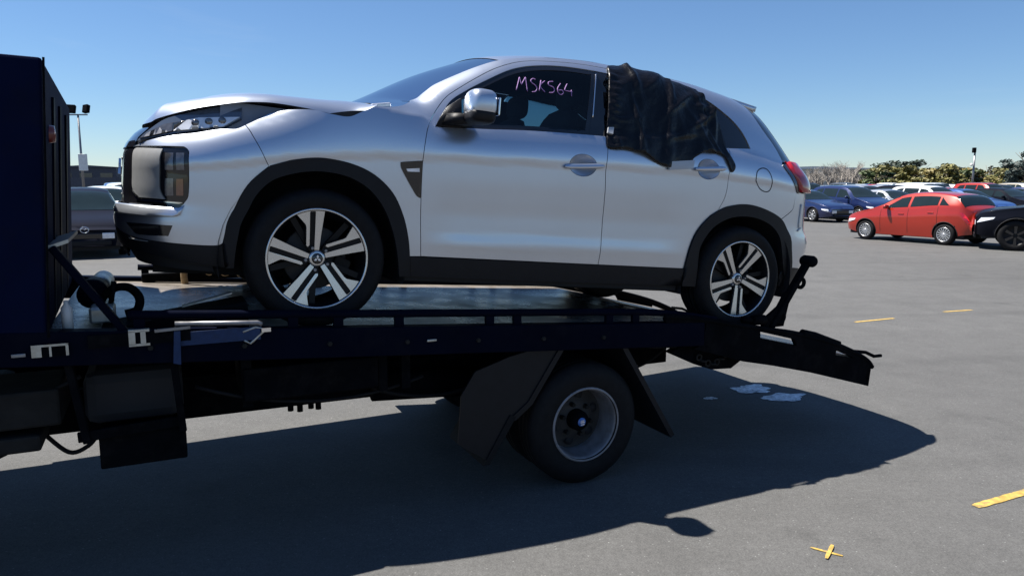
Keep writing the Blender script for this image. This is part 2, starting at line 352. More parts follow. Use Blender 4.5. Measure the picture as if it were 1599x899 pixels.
POL={
 'body_side':[[(-0.413,0.941),(-0.36,0.907),(-0.299,0.845),(-0.25,0.77),(-0.244,0.76)],[(-0.149,0.798),(-0.06,0.818),(0.024,0.823),(0.142,0.809),(0.254,0.767),(0.351,0.687),(0.412,0.581),(0.447,0.473),(0.464,0.375)],[(0.464,0.375),(0.523,0.378)],[(0.523,0.378),(0.502,0.618),(0.492,0.85),(0.499,0.963),(0.52,1.05),(0.576,1.137),(0.635,1.211),(0.701,1.264),(0.811,1.341),(0.922,1.41),(1.039,1.463),(1.145,1.493),(1.274,1.511),(1.455,1.526),(1.658,1.528)],[(1.658,1.528),(1.892,1.525),(2.123,1.506),(2.26,1.479),(2.361,1.451),(2.472,1.422),(2.573,1.385),(2.667,1.341),(2.73,1.287),(2.757,1.23),(2.764,1.171)],[(2.764,1.171),(2.519,1.152)],[(2.527,1.153),(2.505,1.069),(2.485,0.994),(2.484,0.923),(2.472,0.845),(2.429,0.759)],[(2.489,0.787),(2.606,0.812),(2.732,0.814),(2.88,0.788),(3.004,0.742)],[(3.004,0.746),(3.1,0.803),(3.126,0.834),(3.145,0.92)],[(3.157,0.933),(3.079,1.066),(3.087,1.104)],[(3.118,1.125),(3.123,1.22),(3.08,1.342),(3.085,1.472)],[(3.037,1.474),(2.918,1.507),(2.299,1.528),(1.992,1.549),(1.698,1.567),(1.469,1.555),(1.304,1.544),(1.144,1.517),(0.998,1.484),(0.897,1.432),(0.729,1.342),(0.613,1.265),(0.538,1.211),(0.489,1.175),(0.396,1.133),(0.314,1.111),(0.248,1.107)],[(0.248,1.107),(0.174,1.068),(0.112,1.037),(0.036,1.038),(-0.089,1.049),(-0.268,1.036),(-0.361,1.009)],[(-0.361,1.009),(-0.413,0.941)]],
 'front_door':[[(0.523,0.378),(1.6,0.384)],[(1.6,0.384),(1.601,0.544),(1.59,0.801),(1.578,0.944),(1.593,1.119)],[(1.593,1.119),(1.131,1.094),(0.844,1.068),(0.584,1.047)],[(0.584,1.047),(0.586,1.08),(0.651,1.185),(0.748,1.261),(0.868,1.336),(0.993,1.407),(1.093,1.446),(1.191,1.469),(1.284,1.483),(1.401,1.492),(1.558,1.494),(1.641,1.492)],[(1.641,1.492),(1.658,1.528)],[(1.658,1.528),(1.455,1.526),(1.274,1.511),(1.145,1.493),(1.039,1.463),(0.922,1.41),(0.811,1.341),(0.701,1.264),(0.635,1.211),(0.576,1.137),(0.52,1.05),(0.499,0.963),(0.492,0.85),(0.502,0.618),(0.523,0.378)]],
 'front_window':[[(0.584,1.047),(0.844,1.068),(1.131,1.094),(1.472,1.113)],[(1.472,1.113),(1.512,1.302),(1.554,1.494)],[(1.554,1.494),(1.401,1.492),(1.284,1.483),(1.191,1.469),(1.093,1.446),(0.993,1.407),(0.868,1.336),(0.748,1.261),(0.651,1.185),(0.586,1.08),(0.584,1.047)]],
 'b_pillar':[[(1.474,1.114),(1.514,1.302),(1.556,1.494)],[(1.556,1.494),(1.641,1.492)],[(1.641,1.492),(1.593,1.119)],[(1.593,1.119),(1.474,1.114)]],
 'rear_door':[[(1.6,0.384),(2.22,0.388)],[(2.22,0.388),(2.242,0.522),(2.286,0.63),(2.372,0.724)],[(2.429,0.759),(2.472,0.845),(2.484,0.923),(2.485,0.994),(2.505,1.069),(2.527,1.153)],[(2.527,1.153),(2.194,1.141),(1.819,1.127),(1.593,1.119)],[(1.593,1.119),(1.578,0.944),(1.59,0.801),(1.601,0.544),(1.6,0.384)]],
 'rear_window':[[(1.597,1.12),(1.819,1.127),(2.194,1.141),(2.322,1.145)],[(2.322,1.145),(2.275,1.291),(2.237,1.484)],[(2.237,1.484),(2.123,1.506),(1.892,1.525),(1.661,1.529)],[(1.661,1.529),(1.597,1.12)]],
 'quarter_window':[[(2.34,1.145),(2.291,1.293),(2.251,1.482)],[(2.251,1.482),(2.361,1.451),(2.472,1.422),(2.573,1.385),(2.667,1.341),(2.73,1.287),(2.757,1.23),(2.764,1.171)],[(2.764,1.171),(2.519,1.152),(2.34,1.145)]],
 'sill_trim':[[(0.464,0.375),(1.6,0.384),(2.22,0.388)],[(2.22,0.388),(2.224,0.279)],[(2.224,0.279),(0.988,0.27),(0.477,0.271)],[(0.477,0.271),(0.464,0.375)]],
 'front_bumper':[[(-0.413,0.941),(-0.439,0.919),(-0.506,0.912),(-0.601,0.883),(-0.695,0.862),(-0.813,0.831),(-0.916,0.798)],[(-0.916,0.798),(-0.618,0.813)],[(-0.618,0.813),(-0.596,0.8),(-0.586,0.768),(-0.579,0.61),(-0.598,0.562),(-0.615,0.537)],[(-0.615,0.537),(-0.97,0.53)],[(-0.97,0.53),(-1.171,0.506),(-1.137,0.437),(-1.012,0.405),(-0.817,0.381),(-0.617,0.372),(-0.459,0.374),(-0.42,0.388)],[(-0.42,0.388),(-0.406,0.441),(-0.391,0.53),(-0.331,0.665),(-0.249,0.755),(-0.244,0.76)],[(-0.244,0.76),(-0.25,0.77),(-0.299,0.845),(-0.36,0.907),(-0.413,0.941)]],
 'grille_surround':[[(-0.916,0.798),(-0.618,0.813)],[(-0.618,0.813),(-0.596,0.8),(-0.586,0.768),(-0.579,0.61),(-0.598,0.562),(-0.615,0.537)],[(-0.615,0.537),(-0.97,0.53)],[(-0.97,0.53),(-1.182,0.579),(-1.224,0.636),(-1.121,0.723),(-1.063,0.781),(-0.916,0.798)]],
 'shield_blade':[[(-0.878,0.796),(-0.709,0.798)],[(-0.709,0.798),(-0.714,0.768),(-0.715,0.73),(-0.71,0.615),(-0.684,0.568)],[(-0.684,0.568),(-0.837,0.567)],[(-0.837,0.567),(-0.891,0.604),(-0.9,0.669),(-0.903,0.748),(-0.901,0.784),(-0.878,0.796)]],
 'lamp_cluster':[[(-0.706,0.799),(-0.617,0.809),(-0.6,0.803),(-0.59,0.785),(-0.579,0.606),(-0.586,0.577),(-0.601,0.565)],[(-0.601,0.565),(-0.658,0.56),(-0.683,0.571)],[(-0.683,0.571),(-0.706,0.612),(-0.71,0.679),(-0.712,0.756),(-0.706,0.799)]],
 'lamp_cell_a':[[(-0.696,0.78),(-0.655,0.783)],[(-0.655,0.783),(-0.649,0.703)],[(-0.649,0.703),(-0.689,0.7)],[(-0.689,0.7),(-0.696,0.78)]],
 'lamp_cell_b':[[(-0.645,0.784),(-0.608,0.787)],[(-0.608,0.787),(-0.601,0.707)],[(-0.601,0.707),(-0.638,0.704)],[(-0.638,0.704),(-0.645,0.784)]],
 'lamp_cell_c':[[(-0.688,0.665),(-0.647,0.668)],[(-0.647,0.668),(-0.646,0.588)],[(-0.646,0.588),(-0.687,0.584)],[(-0.687,0.584),(-0.688,0.665)]],
 'lamp_cell_d':[[(-0.636,0.666),(-0.604,0.669)],[(-0.604,0.669),(-0.602,0.591)],[(-0.602,0.591),(-0.635,0.589)],[(-0.635,0.589),(-0.636,0.666)]],
 'shield_lip':[[(-0.892,0.602),(-0.842,0.567),(-0.757,0.563),(-0.62,0.563),(-0.598,0.561)],[(-0.598,0.561),(-0.619,0.553)],[(-0.619,0.553),(-0.756,0.552),(-0.839,0.55),(-0.891,0.587)],[(-0.891,0.587),(-0.892,0.602)]],
 'fog_recess':[[(-0.892,0.45),(-0.623,0.455)],[(-0.623,0.455),(-0.648,0.402)],[(-0.648,0.402),(-0.795,0.396),(-0.829,0.402)],[(-0.829,0.402),(-0.892,0.45)]],
 'lower_bumper':[[(-0.42,0.388),(-0.459,0.374),(-0.617,0.372),(-0.817,0.381),(-1.012,0.405)],[(-1.012,0.405),(-1.211,0.352),(-0.957,0.325),(-0.751,0.308),(-0.573,0.287),(-0.427,0.273)],[(-0.427,0.273),(-0.42,0.388)]],
 'skid_plate':[[(-0.887,0.379),(-0.754,0.375)],[(-0.754,0.375),(-0.75,0.369)],[(-0.75,0.369),(-0.876,0.371)],[(-0.876,0.371),(-0.887,0.379)]],
 'headlight':[[(-0.898,0.832),(-0.705,0.874),(-0.517,0.924)],[(-0.517,0.924),(-0.509,0.981)],[(-0.509,0.981),(-0.671,1.009)],[(-0.671,1.009),(-0.875,0.991),(-1.051,0.979),(-0.924,0.929),(-0.89,0.865)],[(-0.89,0.865),(-0.898,0.832)]],
 'rear_bumper':[[(3.004,0.742),(3.07,0.662),(3.1,0.558),(3.171,0.428)],[(3.171,0.428),(3.373,0.44)],[(3.373,0.44),(3.336,0.612),(3.373,0.65),(3.373,0.698),(3.342,0.808),(3.259,0.92)],[(3.259,0.92),(3.195,0.94),(3.157,0.933)],[(3.145,0.92),(3.126,0.834),(3.1,0.803),(3.004,0.746)]],
 'tail_lamp_housing':[[(3.087,1.104),(3.079,1.066),(3.157,0.933),(3.195,0.938)],[(3.195,0.938),(3.161,1.073),(3.337,1.128)],[(3.337,1.128),(3.087,1.104)]],
 'tail_lamp':[[(3.161,1.073),(3.195,0.938)],[(3.195,0.938),(3.237,0.948),(3.309,0.987),(3.337,1.04),(3.337,1.08),(3.337,1.12)],[(3.337,1.12),(3.161,1.073)]],
 'gate_trim':[[(3.085,1.472),(3.08,1.342),(3.123,1.22),(3.118,1.125)],[(3.118,1.125),(3.337,1.136)],[(3.337,1.144),(3.325,1.28),(3.265,1.424),(3.097,1.472)],[(3.097,1.472),(3.085,1.472)]],
 'vent':[[(0.375,0.841),(0.385,0.848),(0.494,0.866)],[(0.494,0.866),(0.497,0.673)],[(0.497,0.673),(0.476,0.681),(0.453,0.708),(0.385,0.807),(0.375,0.841)]],
 'vent_lamp':[[(0.404,0.815),(0.477,0.826)],[(0.477,0.826),(0.479,0.804)],[(0.479,0.804),(0.415,0.8)],[(0.415,0.8),(0.404,0.815)]],
 'fuel_cap':[[(2.721,0.97),(2.736,1.027),(2.791,1.056),(2.849,1.053),(2.878,1.012),(2.882,0.96),(2.861,0.918),(2.819,0.906),(2.764,0.922),(2.721,0.97)]],
 'arch_trim_front':[[(-0.42,0.388),(-0.406,0.441),(-0.391,0.53),(-0.331,0.665),(-0.249,0.755),(-0.149,0.798),(-0.06,0.818),(0.024,0.823),(0.142,0.809),(0.254,0.767),(0.351,0.687),(0.412,0.581),(0.447,0.473),(0.464,0.375)],[(0.464,0.375),(0.477,0.271)],[(0.477,0.271),(0.416,0.269)],[(0.416,0.269),(0.393,0.388),(0.36,0.5),(0.305,0.612),(0.224,0.697),(0.125,0.744),(0.029,0.758),(-0.055,0.754),(-0.143,0.733),(-0.229,0.692),(-0.294,0.615),(-0.335,0.51),(-0.353,0.415),(-0.386,0.275)],[(-0.386,0.275),(-0.427,0.273)],[(-0.427,0.273),(-0.42,0.388)]],
 'arch_trim_rear':[[(2.22,0.388),(2.242,0.522),(2.286,0.63),(2.372,0.724),(2.489,0.787),(2.606,0.812),(2.732,0.814),(2.88,0.788),(3.004,0.742),(3.07,0.662),(3.1,0.558),(3.171,0.428)],[(3.171,0.428),(3.118,0.365)],[(3.118,0.365),(3.042,0.46),(2.988,0.566),(2.943,0.66),(2.867,0.708),(2.738,0.737),(2.614,0.736),(2.504,0.712),(2.402,0.654),(2.339,0.574),(2.314,0.489),(2.331,0.279)],[(2.331,0.279),(2.224,0.279)],[(2.224,0.279),(2.22,0.388)]],
 'bumper_ledge':[[(-1.103,0.526),(-0.614,0.536)],[(-0.614,0.536),(-0.596,0.55)],[(-0.596,0.55),(-0.603,0.505)],[(-0.603,0.505),(-0.638,0.492),(-0.789,0.484),(-1.011,0.484)],[(-1.011,0.484),(-1.103,0.526)]],
 'handle_f':[[(1.306,0.92),(1.556,0.946)]],
}
mat('wheel_disc_grime',(.035,.033,.032),.7,.1,0,.3,12)
# ================================================================== silver SUV
SUV_LOC=(-1.349,4.383,1.018);YAW=R(25.3765);PIT=R(5.2794)
suv=empty('suv',SUV_LOC,label='damaged silver SUV with its bonnet popped up, carried on the tow truck deck',cat='suv')
suv.rotation_mode='XYZ';suv.rotation_euler=(Matrix.Rotation(YAW,3,'Z')@Matrix.Rotation(PIT,3,'Y')).to_euler()
def both(o):
    c=o.copy();COL.objects.link(c);c.scale=(o.scale[0],-o.scale[1],o.scale[2]);c.location=(o.location[0],-o.location[1],o.location[2])
    for ch in list(o.children):
        d=ch.copy();COL.objects.link(d);d.parent=c
    return c
def sp(name,key,m,off=0.,parent=suv,mirror=True,segs=None,**k):
    o=panel(name,dense(segs or POL[key]),m,parent,S,Sn,off,**k)
    if mirror and parent is suv: both(o)
    return o
WSE=pchip([.2,.244,.311,.393,.47],[1.10,1.106,1.112,1.135,1.182])
# body side: wing, A-pillar, roof rail and rear quarter in one pressing
bs=[list(s) for s in POL['body_side']]
top=[(3.085-.0*i,ZT(3.085)) for i in range(1)]+[(u,ZT(u)) for u in (3.0,2.9,2.75,2.6,2.4,2.2,2.0,1.8,1.6,1.4,1.2,1.1,1.0,.93,.87,.80,.75,.70,.65,.6,.55,.51,.47)]+[(.43,WSE(.43)),(.393,1.135),(.35,WSE(.35)),(.311,1.112),(.27,WSE(.27)),(.244,1.106)]
for i,s in enumerate(bs):
    if len(s)>12 and s[0][0]>2.9: bs[i]=top
sp('body_side','body_side','silver',segs=bs,step=.02,fine=.014)
# door with a dished handle recess
def ring2(c,rx,rz,n=28): return [(c[0]+rx*math.cos(2*math.pi*i/n),c[1]+rz*math.sin(2*math.pi*i/n)) for i in range(n)]
def handle(door,c,u0,u1,z0,z1):
    cup=ring2(c,.088,.060)
    def dsp(u,z):
        q=((u-c[0])/.088)**2+((z-c[1])/.060)**2
        return -.026*max(0,1-q)**.8
    d=panel('handle_recess',cup,'silver',door,S,Sn,0,step=.014,gap=0,rim=0,disp=dsp)
    def hb(s,t):
        u=u0+(u1-u0)*s;zc=z0+(z1-z0)*s;a=2*math.pi*t
        e=max(.04,(1-abs(2*s-1)**6))**.5
        p=Vector(S(u,zc));n=Vector(Sn(u,zc))
        return p+n*(.017+.013*math.cos(a)*e)+Vector((0,0,1))*(.0155*math.sin(a)*e)
    mk('door_handle',*grid(hb,20,12),'silver',door,True)
def door(name,key,c,u0,u1,z0,z1):
    cup=ring2(c,.088,.060)
    o=panel(name,dense(POL[key]),'silver',suv,S,Sn,0,step=.022,holes=[cup],gap=.002)
    handle(o,c,u0,u1,z0,z1);both(o);return o
door('front_door','front_door',(1.427,.936),1.302,1.556,.920,.946)
door('rear_door','rear_door',(2.315,1.003),2.194,2.445,.992,1.016)
fw=sp('front_window','front_window','glass_tint',-.006,rim=0,gap=-.006)
rw=sp('rear_window','rear_window','glass_tint',-.006,rim=0,gap=-.004)
sp('quarter_window','quarter_window','gloss_black',-.006,rim=.004,gap=0)
sp('window_pillar','b_pillar','gloss_black',-.003,rim=.004,gap=0)
chs=[(1.555,1.479),(1.532,1.379),(1.503,1.215)]
both(mk('pillar_trim',*tube([Vector(S(*p))+Vector(Sn(*p))*.001 for p in crom(chs,6)],.0035,6),'chrome',suv,True))
# black seal frame round the front glass
fwo=dense(POL['front_window']);fwi=shrunk(fwo,.022)
both(panel('window_seal',fwo,'gloss_black',suv,S,Sn,-.004,step=.05,gap=-.003,rim=.003,holes=[fwi]))
sp('sill_trim','sill_trim','black_plastic',.006,rim=.03)
sp('arch_trim','arch_trim_front','black_plastic',.012,rim=.035)
sp('arch_trim','arch_trim_rear','black_plastic',.012,rim=.035)
# front bumper and shield
fb=[list(s) for s in POL['front_bumper']]
sp('front_bumper','front_bumper','silver',step=.016,fine=.012)
sp('bumper_ledge','bumper_ledge','silver',step=.012,rim=.02,gap=0,disp=lambda u,z:.003+.020*smooth(.565,.49,z))
sp('grille_surround','grille_surround','gloss_black',-.010,step=.04,rim=.01,gap=-.002)
sp('shield_blade','shield_blade','satin_chrome',-.001,step=.04,rim=.008)
lc=panel('lamp_cluster',dense(POL['lamp_cluster']),'gloss_black',suv,S,Sn,-.005,step=.03,rim=.006)
for c in 'abcd': panel('lamp_cell',dense(POL['lamp_cell_'+c]),'lens_amber' if c=='d' else 'lens_cell',lc,S,Sn,-.002,step=.02,gap=.001,rim=.004)
both(lc)
sp('shield_lip','shield_lip','chrome',.002,step=.03,rim=.008)
sp('fog_recess','fog_recess','gloss_black',.0015,step=.03,rim=.004)
sp('lower_bumper','lower_bumper','black_plastic',.003,step=.05,rim=.03)
sp('skid_plate','skid_plate','satin_chrome',.006,step=.04,rim=.01)
UL=UMIN
def quadp(u0,u1,z0,z1): return [[(u0,z0),(u1,z0)],[(u1,z0),(u1,z1)],[(u1,z1),(u0,z1)],[(u0,z1),(u0,z0)]]
sp('grille','','black_plastic',-.012,segs=quadp(UL,-1.0,.54,.80),rim=.01,gap=0)
sp('bonnet_lip','','gloss_black',-.004,segs=quadp(UL,-.93,.80,.90),rim=.01,gap=0)
sp('lower_grille','','black_plastic',-.003,segs=quadp(UL,-1.2,.26,.53),rim=.01,gap=0)
for i in range(5):
    z=.57+.045*i;mk('grille_bar',*tube([Vector(S(u,z))+Vector(Sn(u,z))*-.014 for u in [UL+.02+.02*j for j in range(14)]],.007,6),'satin_chrome',suv,True)
# three-diamond badge on the grille
def diamonds(s):
    out=[]
    for k in range(3):
        a=R(90+120*k);d=(math.cos(a),math.sin(a));n=(-d[1],d[0])
        out.append([(0,0),(d[0]*.5*s+n[0]*.29*s,d[1]*.5*s+n[1]*.29*s),(d[0]*s,d[1]*s),(d[0]*.5*s-n[0]*.29*s,d[1]*.5*s-n[1]*.29*s)])
    return out
for q in diamonds(.055): mk('badge_diamond',*xf(prism([(a,b+.70) for a,b in q],-.006,.006),Matrix.Translation((-.895,0,0))@Matrix.Rotation(R(90),4,'Z')),'chrome',suv)
# rear
rb=[list(s) for s in POL['rear_bumper']]
sp('rear_bumper','','silver',segs=[[(3.009,.742),(3.06,.66),(3.11,.54),(3.13,.43)],[(3.13,.43),(UMAX,.40)],[(UMAX,.40),(UMAX,.72)],[(UMAX,.72),(3.36,.72)],[(3.36,.72),(3.35,.80),(3.31,.933)],[(3.31,.933),(3.153,.933)],[(3.142,.92),(3.127,.834),(3.103,.803),(3.008,.746)]],step=.04)
sp('lower_bumper','','black_plastic',.002,segs=[[(3.06,.40),(3.13,.43)],[(3.13,.43),(UMAX,.40)],[(UMAX,.40),(UMAX,.24)],[(UMAX,.24),(3.10,.30)],[(3.10,.30),(3.06,.40)]],step=.05)
sp('tailgate','','silver',segs=[[(3.363,.722),(UMAX,.722)],[(UMAX,.722),(UMAX,1.12)],[(UMAX,1.12),(3.36,1.12)],[(3.36,1.12),(3.40,1.08)],[(3.40,1.08),(3.38,.94)],[(3.38,.94),(3.315,.936)],[(3.315,.936),(3.353,.80),(3.363,.722)]],step=.05)
sp('tail_lamp_housing','tail_lamp_housing','gloss_black',.004,step=.03,rim=.02,gap=.0)
tl=POL['tail_lamp'][0]
def lampbulge(u,z): return .012+.022*smooth(tl[0][0]-.02,tl[0][0]+.12,u)
both(panel('tail_lamp',dense([[(tl[0][0],tl[0][1]),(tl[1][0],tl[1][1])],[(tl[1][0],tl[1][1]),(3.38,.94)],[(3.38,.94),(3.42,1.0),(3.40,1.10)],[(3.40,1.10),(tl[0][0]+.03,1.125)],[(tl[0][0]+.03,1.125),(tl[0][0],tl[0][1])]]),'lens_red',suv,S,Sn,0,step=.03,gap=0,rim=.03,disp=lampbulge))
sp('gate_trim','','gloss_black',-.002,segs=[[(3.072,1.12),(3.10,1.217),(3.07,1.34),(3.092,1.465)],[(3.092,1.465),(3.30,1.465)],[(3.30,1.465),(3.32,1.3),(3.36,1.125)],[(3.36,1.125),(3.072,1.12)]],step=.04)
sp('rear_screen','','gloss_black',.0,segs=[[(3.365,1.13),(UMAX,1.13)],[(UMAX,1.13),(UMAX,1.465)],[(UMAX,1.465),(3.305,1.465)],[(3.305,1.465),(3.32,1.3),(3.365,1.13)]],step=.05)
sp('wing_vent','vent','gloss_black',.004,step=.03,rim=.006)
sp('side_repeater','vent_lamp','lens_clear',.008,step=.02,rim=.004)
fc=dense(POL['fuel_cap']);fc2=shrunk(fc,.006)
panel('fuel_flap_seam',fc,'shell_dark',suv,S,Sn,.0012,step=.03,gap=0,rim=0,holes=[fc2])
# bumper dent scar on the rear corner: scuffed clear tape strips
for (a,b) in (((3.22,.70),(3.235,.86)),((3.20,.68),(3.25,.70))):
    mk('scuff',*tube([Vector(S(a[0]+(b[0]-a[0])*t/6,a[1]+(b[1]-a[1])*t/6))+Vector(Sn(3.22,.75))*.003 for t in range(7)],.006,6),'white_paint',suv,True)
# windscreen
CX=pchip([.28,.5,.75,.98],[.04,.36,.668,.95]);CZ=pchip([.28,.5,.75,.98],[1.07,1.245,1.42,1.545])
def ws(a,b):
    u=.28+.70*a;e=S(u,ZT(u) if u>.47 else WSE(u));t=2*b-1;q=1-abs(t)**2.2
    return (e[0]+(CX(u)-e[0])*q,-e[1]*t*.995,e[2]+(CZ(u)-e[2])*q-.004)
# roof
ZC=pchip([.9,1.1,1.3,1.6,2.0,2.4,2.8,3.05],[1.535,1.585,1.605,1.615,1.61,1.59,1.555,1.50])
us=[.98+.06*i for i in range(36)]+[3.2,3.3,3.4,3.5,3.6,3.8,UMAX-.05]
def roofrow(i,t):
    u=us[i];e=S(u,ZT(u));y=-e[1]*(2*t-1);q=1-(2*t-1)**2
    r0=(e[0],y,e[2]+(max(e[2],ZC(e[0]))-e[2])*q**.8)
    if i<5:
        w=ws(1,t);k=(1-i/5)**1.5;return tuple(b+(a-b)*k+(.003 if n==2 else 0)*k for n,(a,b) in enumerate(zip(w,r0)))
    return r0
v,f=grid(lambda a,b:roofrow(int(round(a*(len(us)-1))),b),len(us)-1,20)
mk('roof_panel',v,[q[::-1] for q in f],'silver',suv,True)
v,f=grid(ws,26,26);mk('windscreen',v,[q[::-1] for q in f],'glass_shield',suv,True)
mk('cowl',*join(box((.02,-.70,1.00),(.32,.70,1.075)),box((.0,-.3,.98),(.2,.3,1.05))),'black_plastic',suv)
for b0,b1,a0,a1 in ((.10,.44,.10,.20),(.42,.80,.12,.16)):
    pts=[Vector(ws(a0+(a1-a0)*t/8,b0+(b1-b0)*t/8))+Vector((-.008,0,.014)) for t in range(9)]
    mk('wiper',*tube(pts,.007,6),'black_plastic',suv,True)
mk('hinge_cover',*xf(box((-.05,-.022,-.012),(.05,.022,.012)),Matrix.Translation((.30,-.735,1.125))@Matrix.Rotation(R(-12),4,'Y')),'badge_white',suv,bev=.006)
# spoiler
def spo(a,b):
    s=2*b-1;y=.60*s;x=2.60+.36*a-.05*abs(s)**3*a;return (x,y,1.548-.035*a-.03*abs(s)**2.5+.03*(1-abs(s)))
v,f=grid(spo,6,16);nv=len(v)
v2=[(p[0]-.01,p[1],p[2]-.035) for p in v]
ring=[i*17 for i in range(7)]+[6*17+j for j in range(1,17)]+[i*17+16 for i in range(5,-1,-1)]+[j for j in range(15,0,-1)]
mk('roof_spoiler',v+v2,[q[::-1] for q in f]+[tuple(i+nv for i in q) for q in f]+[(ring[i],ring[(i+1)%len(ring)],ring[(i+1)%len(ring)]+nv,ring[i]+nv) for i in range(len(ring))],'silver',suv,True)
# popped bonnet
LO=[(.262,-.80,1.114),(.19,-.80,1.073),(.128,-.80,1.043),(.049,-.80,1.045),(-.074,-.80,1.056),(-.222,-.796,1.061),(-.308,-.789,1.055),(-.394,-.779,1.041),(-.521,-.748,1.009),(-.579,-.724,.992),(-.661,-.665,.963),(-.724,-.587,.94),(-.748,-.546,.925),(-.775,-.42,.922),(-.79,-.22,.928),(-.795,0,.93)]
TO=[(.307,-.63,1.139),(.262,-.63,1.14),(.212,-.63,1.139),(.113,-.63,1.135),(.016,-.63,1.128),(-.141,-.629,1.122),(-.232,-.625,1.119),(-.335,-.616,1.108),(-.449,-.598,1.085),(-.514,-.581,1.068),(-.575,-.556,1.053),(-.657,-.499,1.032),(-.69,-.462,1.022),(-.715,-.36,.99),(-.735,-.2,.985),(-.745,0,.985)]
lo=crom(LO,4);to=crom(TO,4)
def flank(a,b):
    i=min(len(lo)-1,int(round(a*(len(lo)-1))));L=Vector(lo[i]);T=Vector(to[i]);Cc=Vector(((L.x*.72+T.x*.28),L.y*.86+T.y*.14,T.z*.72+L.z*.28))
    return L*(1-b)**2+Cc*2*b*(1-b)+T*b*b
v,f=grid(flank,len(lo)-1,8);v2=[(p[0],-p[1],p[2]) for p in v]
tx=sorted((p[0],i) for i,p in enumerate(to));TXY=pchip([to[i][0] for i in range(len(to)-1,-1,-1)],[-to[i][1] for i in range(len(to)-1,-1,-1)]);TXZ=pchip([to[i][0] for i in range(len(to)-1,-1,-1)],[to[i][2] for i in range(len(to)-1,-1,-1)])
def hood_z(x,y):
    w=max(.05,TXY(x));q=max(0,1-(y/w)**2);return TXZ(x)+.04*q*smooth(-.76,-.4,x)+.006*math.sin(9*x+3*y)*q
outl=[(p[0],p[1]) for p in to]+[(p[0],-p[1]) for p in to[-2::-1]]
hp=panel('bonnet',outl,'silver',suv,lambda x,y:(x,y,hood_z(x,y)),lambda x,y:tuple(Vector((-(hood_z(x+.01,y)-hood_z(x-.01,y))/.02,-(hood_z(x,y+.01)-hood_z(x,y-.01))/.02,1)).normalized()),0,step=.06,gap=0,rim=0)
for vv,ff in ((v,[q[::-1] for q in f]),(v2,f)): mk('bonnet_edge',vv,ff,'silver',hp,True)
uo=[(p[0],p[1]) for p in lo]+[(p[0],-p[1]) for p in lo[-2::-1]]
LXZ=pchip([lo[i][0] for i in range(len(lo)-1,-1,-1)],[lo[i][2] for i in range(len(lo)-1,-1,-1)])
panel('bonnet_underside',uo,'inner_paint',hp,lambda x,y:(x,y,LXZ(max(-.795,min(.262,x)))+.012*smooth(.55,.8,abs(y))*0+.002),lambda x,y:(0,0,-1),0,step=.08,gap=.004,rim=0)
# headlight: raked lens between bonnet and bumper
P1=Vector((-.80,-.62));P2=Vector((-.38,-.80))
def hlS(s,z):
    p=P1+(P2-P1)*s;b=math.sin(math.pi*min(1,max(0,s)));return (p.x+.5*(z-.88)*.35,p.y-.03*b+.5*(z-.88)*.75-.012,z)
def hlN(s,z): 
    a=Vector(hlS(s+.01,z))-Vector(hlS(s-.01,z));b=Vector(hlS(s,z+.01))-Vector(hlS(s,z-.01));return tuple(a.cross(b).normalized())
def hs(x,z): return ((x+.80)/.42,z)
ho=[hs(*p) for p in ((-.80,.831),(-.658,.877),(-.457,.925),(-.387,.978),(-.394,1.038),(-.519,1.014),(-.661,.963),(-.719,.932),(-.777,.868))]
hl=panel('headlight',dense([[ho[0],ho[1],ho[2]],[ho[2],ho[3]],[ho[3],ho[4]],ho[4:]+[ho[0]]]),'lamp_slate',suv,hlS,hlN,-.012,step=.05,gap=0,rim=.02)
hi=[hs(*p) for p in ((-.658,.886),(-.613,.941),(-.566,.958),(-.393,.980),(-.457,.926))]
panel('lens',dense([[hi[0],hi[1]],[hi[1],hi[2]],[hi[2],hi[3]],[hi[3],hi[4]],[hi[4],hi[0]]]),'lens_clear',hl,hlS,hlN,-.004,step=.04,gap=0,rim=.008)
hj=[hs(*p) for p in ((-.79,.84),(-.665,.884),(-.62,.938),(-.70,.915),(-.765,.868))]
panel('lamp_bezel',dense([[a,b] for a,b in zip(hj,hj[1:]+hj[:1])]),'lens_cell',hl,hlS,hlN,-.004,step=.04,gap=0,rim=.008)
for i in range(3):
    a=hs(-.575+.055*i,.930+.011*i);c=Vector(hlS(*a))+Vector(hlN(*a))*-.001
    mk('projector',*xf(lathe([(0,-.004),(.012,-.003),(.017,0),(.018,.006)],20),Matrix.Translation(c)@Matrix.Rotation(R(-22),4,'Z')),'lens_cell',hl,True)
both(hl)
# dark inner structure: shell, engine bay, floor, wheel wells
def shell():
    nu,nz=120,22;v=[];f=[]
    for i in range(nu+1):
        u=UMIN+(UMAX-UMIN)*i/nu
        for j in range(nz+1):
            z0=.24;z1=ZB(u)-.01;z=z0+(z1-z0)*j/nz;p=Vector(S(u,z))-Vector(Sn(u,z))*.028;v.append(p)
    for i in range(nu):
        for j in range(nz):
            q=(i*(nz+1)+j,(i+1)*(nz+1)+j,(i+1)*(nz+1)+j+1,i*(nz+1)+j+1)
            c=sum((v[k] for k in q),Vector())/4
            if min(math.hypot(c.x,c.z-.34),math.hypot(c.x-2.67,c.z-.34))<.455 : continue
            f.append(q)
    return v,f
both(mk('inner_shell',*shell(),'shell_dark',suv,True))
for cx in (0,2.67):
    def well(a,b,cx=cx): 
        t=math.pi*(-.08+1.16*a);return (cx+.455*math.cos(t),-.865+.40*b,.34+.455*math.sin(t))
    w,f=grid(well,20,3);d,g=prism([(cx+.455*math.cos(math.pi*t/20),.34+.455*math.sin(math.pi*t/20)) for t in range(21)],-.47,-.45)
    both(mk('wheel_well',*join((w,f),(d,g)),'shell_dark',suv,True))
